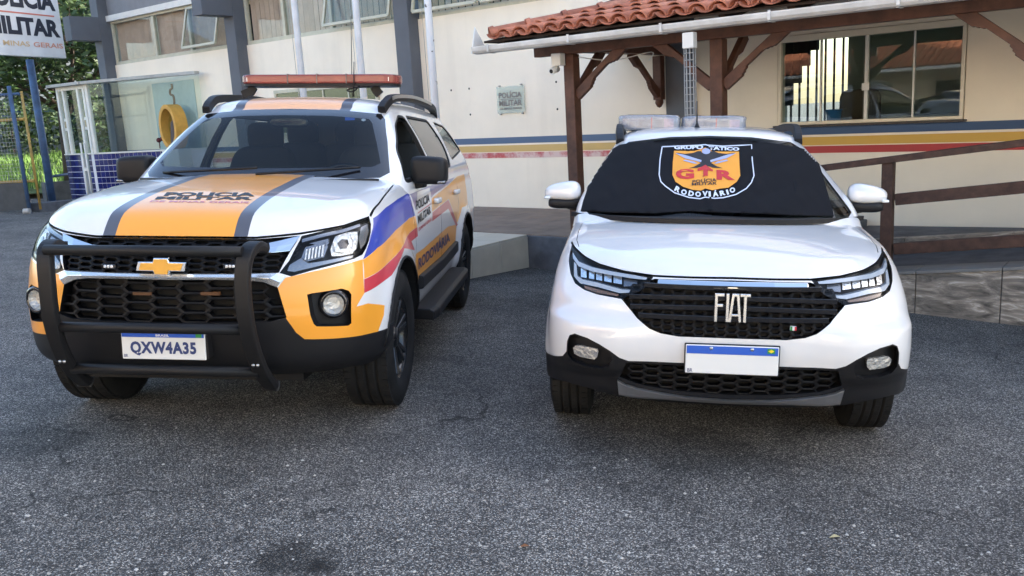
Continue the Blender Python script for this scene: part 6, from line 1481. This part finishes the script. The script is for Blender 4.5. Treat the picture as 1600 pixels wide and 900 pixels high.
    for pts, nm in wins:
        for sg in (1, -1):
            out = round_poly(pts, .05); gg = sc.take(sc.cut(out, 'x', lambda f: f.normal.x * sg > .3))
            part('window_seal', skirt(gg, (-sg * .03, 0, 0)), M['plastic'], root)
            if not (nm == 'front' and sg > 0): part('side_window', sc.mesh_of(gg, 'side_window', -.006), M['sglass' if nm != 'front' else 'glass'], root)
            cx = sum(p[0] for p in pts) / len(pts); cz = sum(p[1] for p in pts) / len(pts)
            rimp = round_poly([(cx + (p[0] - cx) * (1 + .025 / abs(p[0] - cx + .001) if abs(p[0] - cx) > .1 else 1.05), cz + (p[1] - cz) * 1.10) for p in pts], .06)
            mb = sc.take(sc.cut(rimp, 'x', lambda f: f.normal.x * sg > .3)); part('window_frame', sc.mesh_of(mb, 'window_frame'), M['plastic'], root)
    rest = MB(); idx = {}
    for f in sc.bm.faces:
        fi = []
        for v in f.verts:
            if v not in idx: idx[v] = len(rest.v); rest.v.append(v.co.copy())
            fi.append(idx[v])
        rest.f.append(tuple(fi)); rest.sm.append(True)
    part('headlining', sc.mesh_of(rest, 'headlining', -.014), M['lining'], root)
    # roof stripe: orange with slate edges
    rt = lambda f: f.normal.z > .25
    for a, b, m in ((-.33, .33, 'faded'), (-.40, -.33, 'slate'), (.33, .40, 'slate')):
        mb = sc.take(sc.cut([(a, 1.5), (b, 1.5), (b, 4.3), (a, 4.3)], 'z', rt)); part('roof_stripe', sc.mesh_of(mb, 'roof_stripe'), M[m], root)
    part('cabin_shell', sc.finish('cabin_shell', [W]), None, root); part('body', sb.finish('body', [W]), None, root)
    part('cowl_panel', MB().sweep([Vector((x, 1.16 + .36 * (abs(x) / .8) ** 2.4, 1.268 - .012 * abs(x))) for x in [-.66 + 1.32 * i / 24 for i in range(25)]], [(-.07, -.03), (.12, -.03), (.12, .0), (-.07, .0)]), M['plastic'], root)
    for x0, x1 in ((-.62, .02), (.02, .60)):
        q = [Vector((x0 + (x1 - x0) * i / 10, 1.20 + .28 * (abs(x0 + (x1 - x0) * i / 10) / .8) ** 2 + .03 * i / 10, 1.30 + .035 * i / 10 - .01)) for i in range(11)]
        part('wiper', MB().tube(q, .008, 6), M['plastic'], root)
    part('underbody', MB().box(-.55, .55, .3, 4.5, .30, .42).box(-.85, .85, 1.42, 3.25, .36, .45), M['plastic'], root)
    cabin_fit(root, sc, sb, TC, .55, 1.45, 1.22, .80, .38, [(-.40, 2.15, .58), (.40, 2.15, .58), (-.40, 3.05, .60), (.40, 3.05, .60), (0, 3.08, .60)], 4.6)
    part('rear_view_mirror', MB().sell((0, 1.92, 1.60), (.13, .02, .035), .5, .5), M['gloss'], root)
    for x, y, sg in ((-.80, TWY, -1), (.80, TWY, 1), (-.80, TRWY, -1), (.80, TRWY, 1)): wheel(root, x, y, TWR, .265, sg, 6, .235)
    for sg in (-1, 1):
        c = Vector((sg * .965, 1.72, 1.295))
        mr = part('door_mirror', MB().sell(c, (.118, .09, .088), .42, .5, f=lambda p, sg=sg: Vector((p.x, p.y, p.z + .10 * p.x * sg * (1 if p.z > 0 else .2) * -.6))), M['plastic'], root)
        part('mirror_arm', MB().bar(c + Vector((-sg * .03, .02, -.085)), c + Vector((-sg * .15, .03, -.10)), .09, .05), M['plastic'], mr, bevel=.012)
        part('mirror_glass', MB().sell(c + Vector((0, .088, 0)), (.10, .006, .075), .4, .4), M['chrome'], mr)
        part('turn_repeater', MB().sell(c + Vector((sg * .085, -.05, -.072)), (.03, .035, .012), .6, .6), M['lampgrey'], mr)
        rl = smooth_poly([(sg * .60, 2.00, 1.685), (sg * .612, 2.10, 1.735), (sg * .622, 2.3, 1.775), (sg * .63, 3.0, 1.795), (sg * .625, 3.9, 1.76), (sg * .61, 4.15, 1.69)], 4, False)
        rr = part('roof_rail', MB().sweep([Vector(p) for p in rl], [(-.03, -.03), (.03, -.03), (.024, .022), (-.024, .022)]), M['plastic'], root, bevel=.006)
        part('rail_inlay', MB().sweep([Vector((p[0] + sg * .026, p[1], p[2] + .006)) for p in rl[6:-5]], [(-.006, -.012), (.006, -.012), (.006, .012), (-.006, .012)]), M['silver'], rr)
        part('running_board', MB().sweep([Vector((sg * .93, 1.50, .40)), Vector((sg * .945, 1.62, .40)), Vector((sg * .945, 3.1, .41)), Vector((sg * .93, 3.22, .41))], [(-.10, -.035), (.09, -.035), (.09, .02), (.06, .035), (-.10, .035)]), M['plastic'], root, bevel=.008)
        part('door_moulding', MB().sweep([Vector((sg * .935, 1.52, .60)), Vector((sg * .94, 2.4, .60)), Vector((sg * .935, 3.2, .62))], [(-.02, -.045), (.014, -.04), (.014, .04), (-.02, .045)]), M['plastic'], root, bevel=.008)
        for yy in (2.30, 3.30):
            part('door_handle', MB().sell((sg * .925, yy, 1.06), (.022, .10, .020), .5, .5), W, root)
        part('tail_lamp', MB().sell((sg * .74, 4.78, 1.1), (.07, .05, .16), .4, .4), M['red'], root)
        for wy in (TWY, TRWY):               # thin white arch edge and dark liner lip
            part('arch_lip', MB().tube([Vector((sg * (sb_x(sb, wy + .458 * math.cos(a), TWR + .458 * math.sin(a))), wy + .458 * math.cos(a), TWR + .458 * math.sin(a))) for a in [math.pi * (.04 + .92 * i / 22) for i in range(23)]], .009, 6), M['plastic'], root)
    # bull bar in front of the nose
    bb = part('bull_bar', MB(), M['plastic'], root) if False else None
    yb = -.155
    tub = MB()
    for pl_, pr_, yt in (((90, 392), (380, 392), yb), ((97, 513), (385, 513), -.135), ((122, 578.5), (396, 578.5), -.03)):
        a, b = C.aty(*pl_, yt), C.aty(*pr_, yt); tub.tube([Vector((-.45, yt, (a.z + b.z) / 2)), Vector((.45, yt, (a.z + b.z) / 2))], .024, 14)
    bb = part('bull_bar', tub, M['bull'], root)
    for sg in (-1, 1):
        zt = C.aty(392, 376, yb).z; path = [(.478, .0, zt - .055), (.472, -.06, zt - .035), (.462, -.125, zt - .055), (.452, yb, zt - .11), (.447, yb - .010, .86), (.449, yb - .005, .74), (.452, -.135, .63), (.456, -.085, .52), (.459, -.02, .43), (.461, .05, .365), (.462, .09, .335)]
        path = [Vector((sg * x, y, z)) for x, y, z in smooth_poly(path, 4, False)]
        sec = [(-.031, -.022), (.031, -.022), (.036, 0), (.031, .022), (-.031, .022), (-.036, 0)]
        mb = MB(); vs = []
        for i, p in enumerate(path):
            d = (path[min(i + 1, len(path) - 1)] - path[max(i - 1, 0)]).normalized(); x = Vector((1, 0, 0)); n = d.cross(x).normalized(); x = n.cross(d)
            vs += [p + x * a + n * b for a, b in sec]
        k = len(sec); mb.add(vs, [(i * k + j, i * k + (j + 1) % k, (i + 1) * k + (j + 1) % k, (i + 1) * k + j) for i in range(len(path) - 1) for j in range(k)] + [tuple(range(k)), tuple(len(vs) - 1 - j for j in range(k))])
        part('upright', mb, M['bull'], bb, bevel=.005)
        for bx in (-.008, .012):
            p = Vector((sg * .457 + bx, -.095, .485)); part('bolt', MB().lathe([(0, .006), (.007, .005), (.008, 0)], p, (0, -1, 0), 10), M['steel'], bb)
    # roof light bar
    zc = 1.903; y1 = 2.47; xc = .075
    plan = round_poly([(-.57, -.15), (.57, -.15), (.57, .15), (-.57, .15)], .13, 6)
    lb = part('light_bar', MB().prism([(xc + x, y1 + y, zc - .028) for x, y in plan], (0, 0, .062)), M['redlens'], root, bevel=.012)
    part('light_bar_base', MB().prism([(xc + x * .985, y1 + y * .96, zc - .045) for x, y in plan], (0, 0, .016)), M['plastic'], lb)
    for i in range(7):
        x = xc - .46 + .92 * i / 6; part('led_module', MB().box(x - .05, x + .05, y1 - .138, y1 - .11, zc - .014, zc + .014), M['ledwhite'], lb)
    for x in (-.21, .0, .21): part('lens_joint', MB().box(xc + x - .003, xc + x + .003, y1 - .152, y1 + .152, zc - .030, zc + .037), M['gunmetal'], lb)
    for sg in (-1, 1): part('light_bar_bracket', MB().sweep([Vector((xc * 0 + sg * .42 + (.04 if sg > 0 else 0), y1 - .05, zc - .045)), Vector((sg * .44 + (.04 if sg > 0 else 0), y1 - .05, zc - .08)), Vector((sg * .50, y1 - .05, 1.80))], [(-.03, -.015), (.03, -.015), (.03, .015), (-.03, .015)], (0, 1, 0)), M['plastic'], lb)
    part('bar_cable', MB().tube([Vector(p) for p in smooth_poly([(.38, y1 - .13, zc - .04), (.33, y1 - .14, zc - .085), (.28, y1 - .12, 1.83), (.36, y1 - .14, 1.845), (.44, y1 - .1, 1.85)], 5, False)], .005, 6), M['plastic'], lb)
    part('whip_antenna', MB().tube([(.34, 2.3, 1.78), (.345, 2.32, 2.02)], [.006, .003], 6), M['plastic'], root); part('whip_antenna', MB().tube([(.15, 3.0, 1.78), (.155, 3.02, 2.42)], [.004, .0025], 6), M['plastic'], root)
    return C, root
def sb_x(sb, y, z):
    h = sb.bvh.ray_cast(Vector((2, y, z)), Vector((-1, 0, 0)))[0]; return (h.x if h is not None else .92) + .002
M['bull'] = mat('bull_bar_black', (.009, .009, .01), .52, spec=.35, bump=.05, bscale=200)
build_fiat(); build_banner(FI); build_tb()
build_office_things(); build_wall_things()
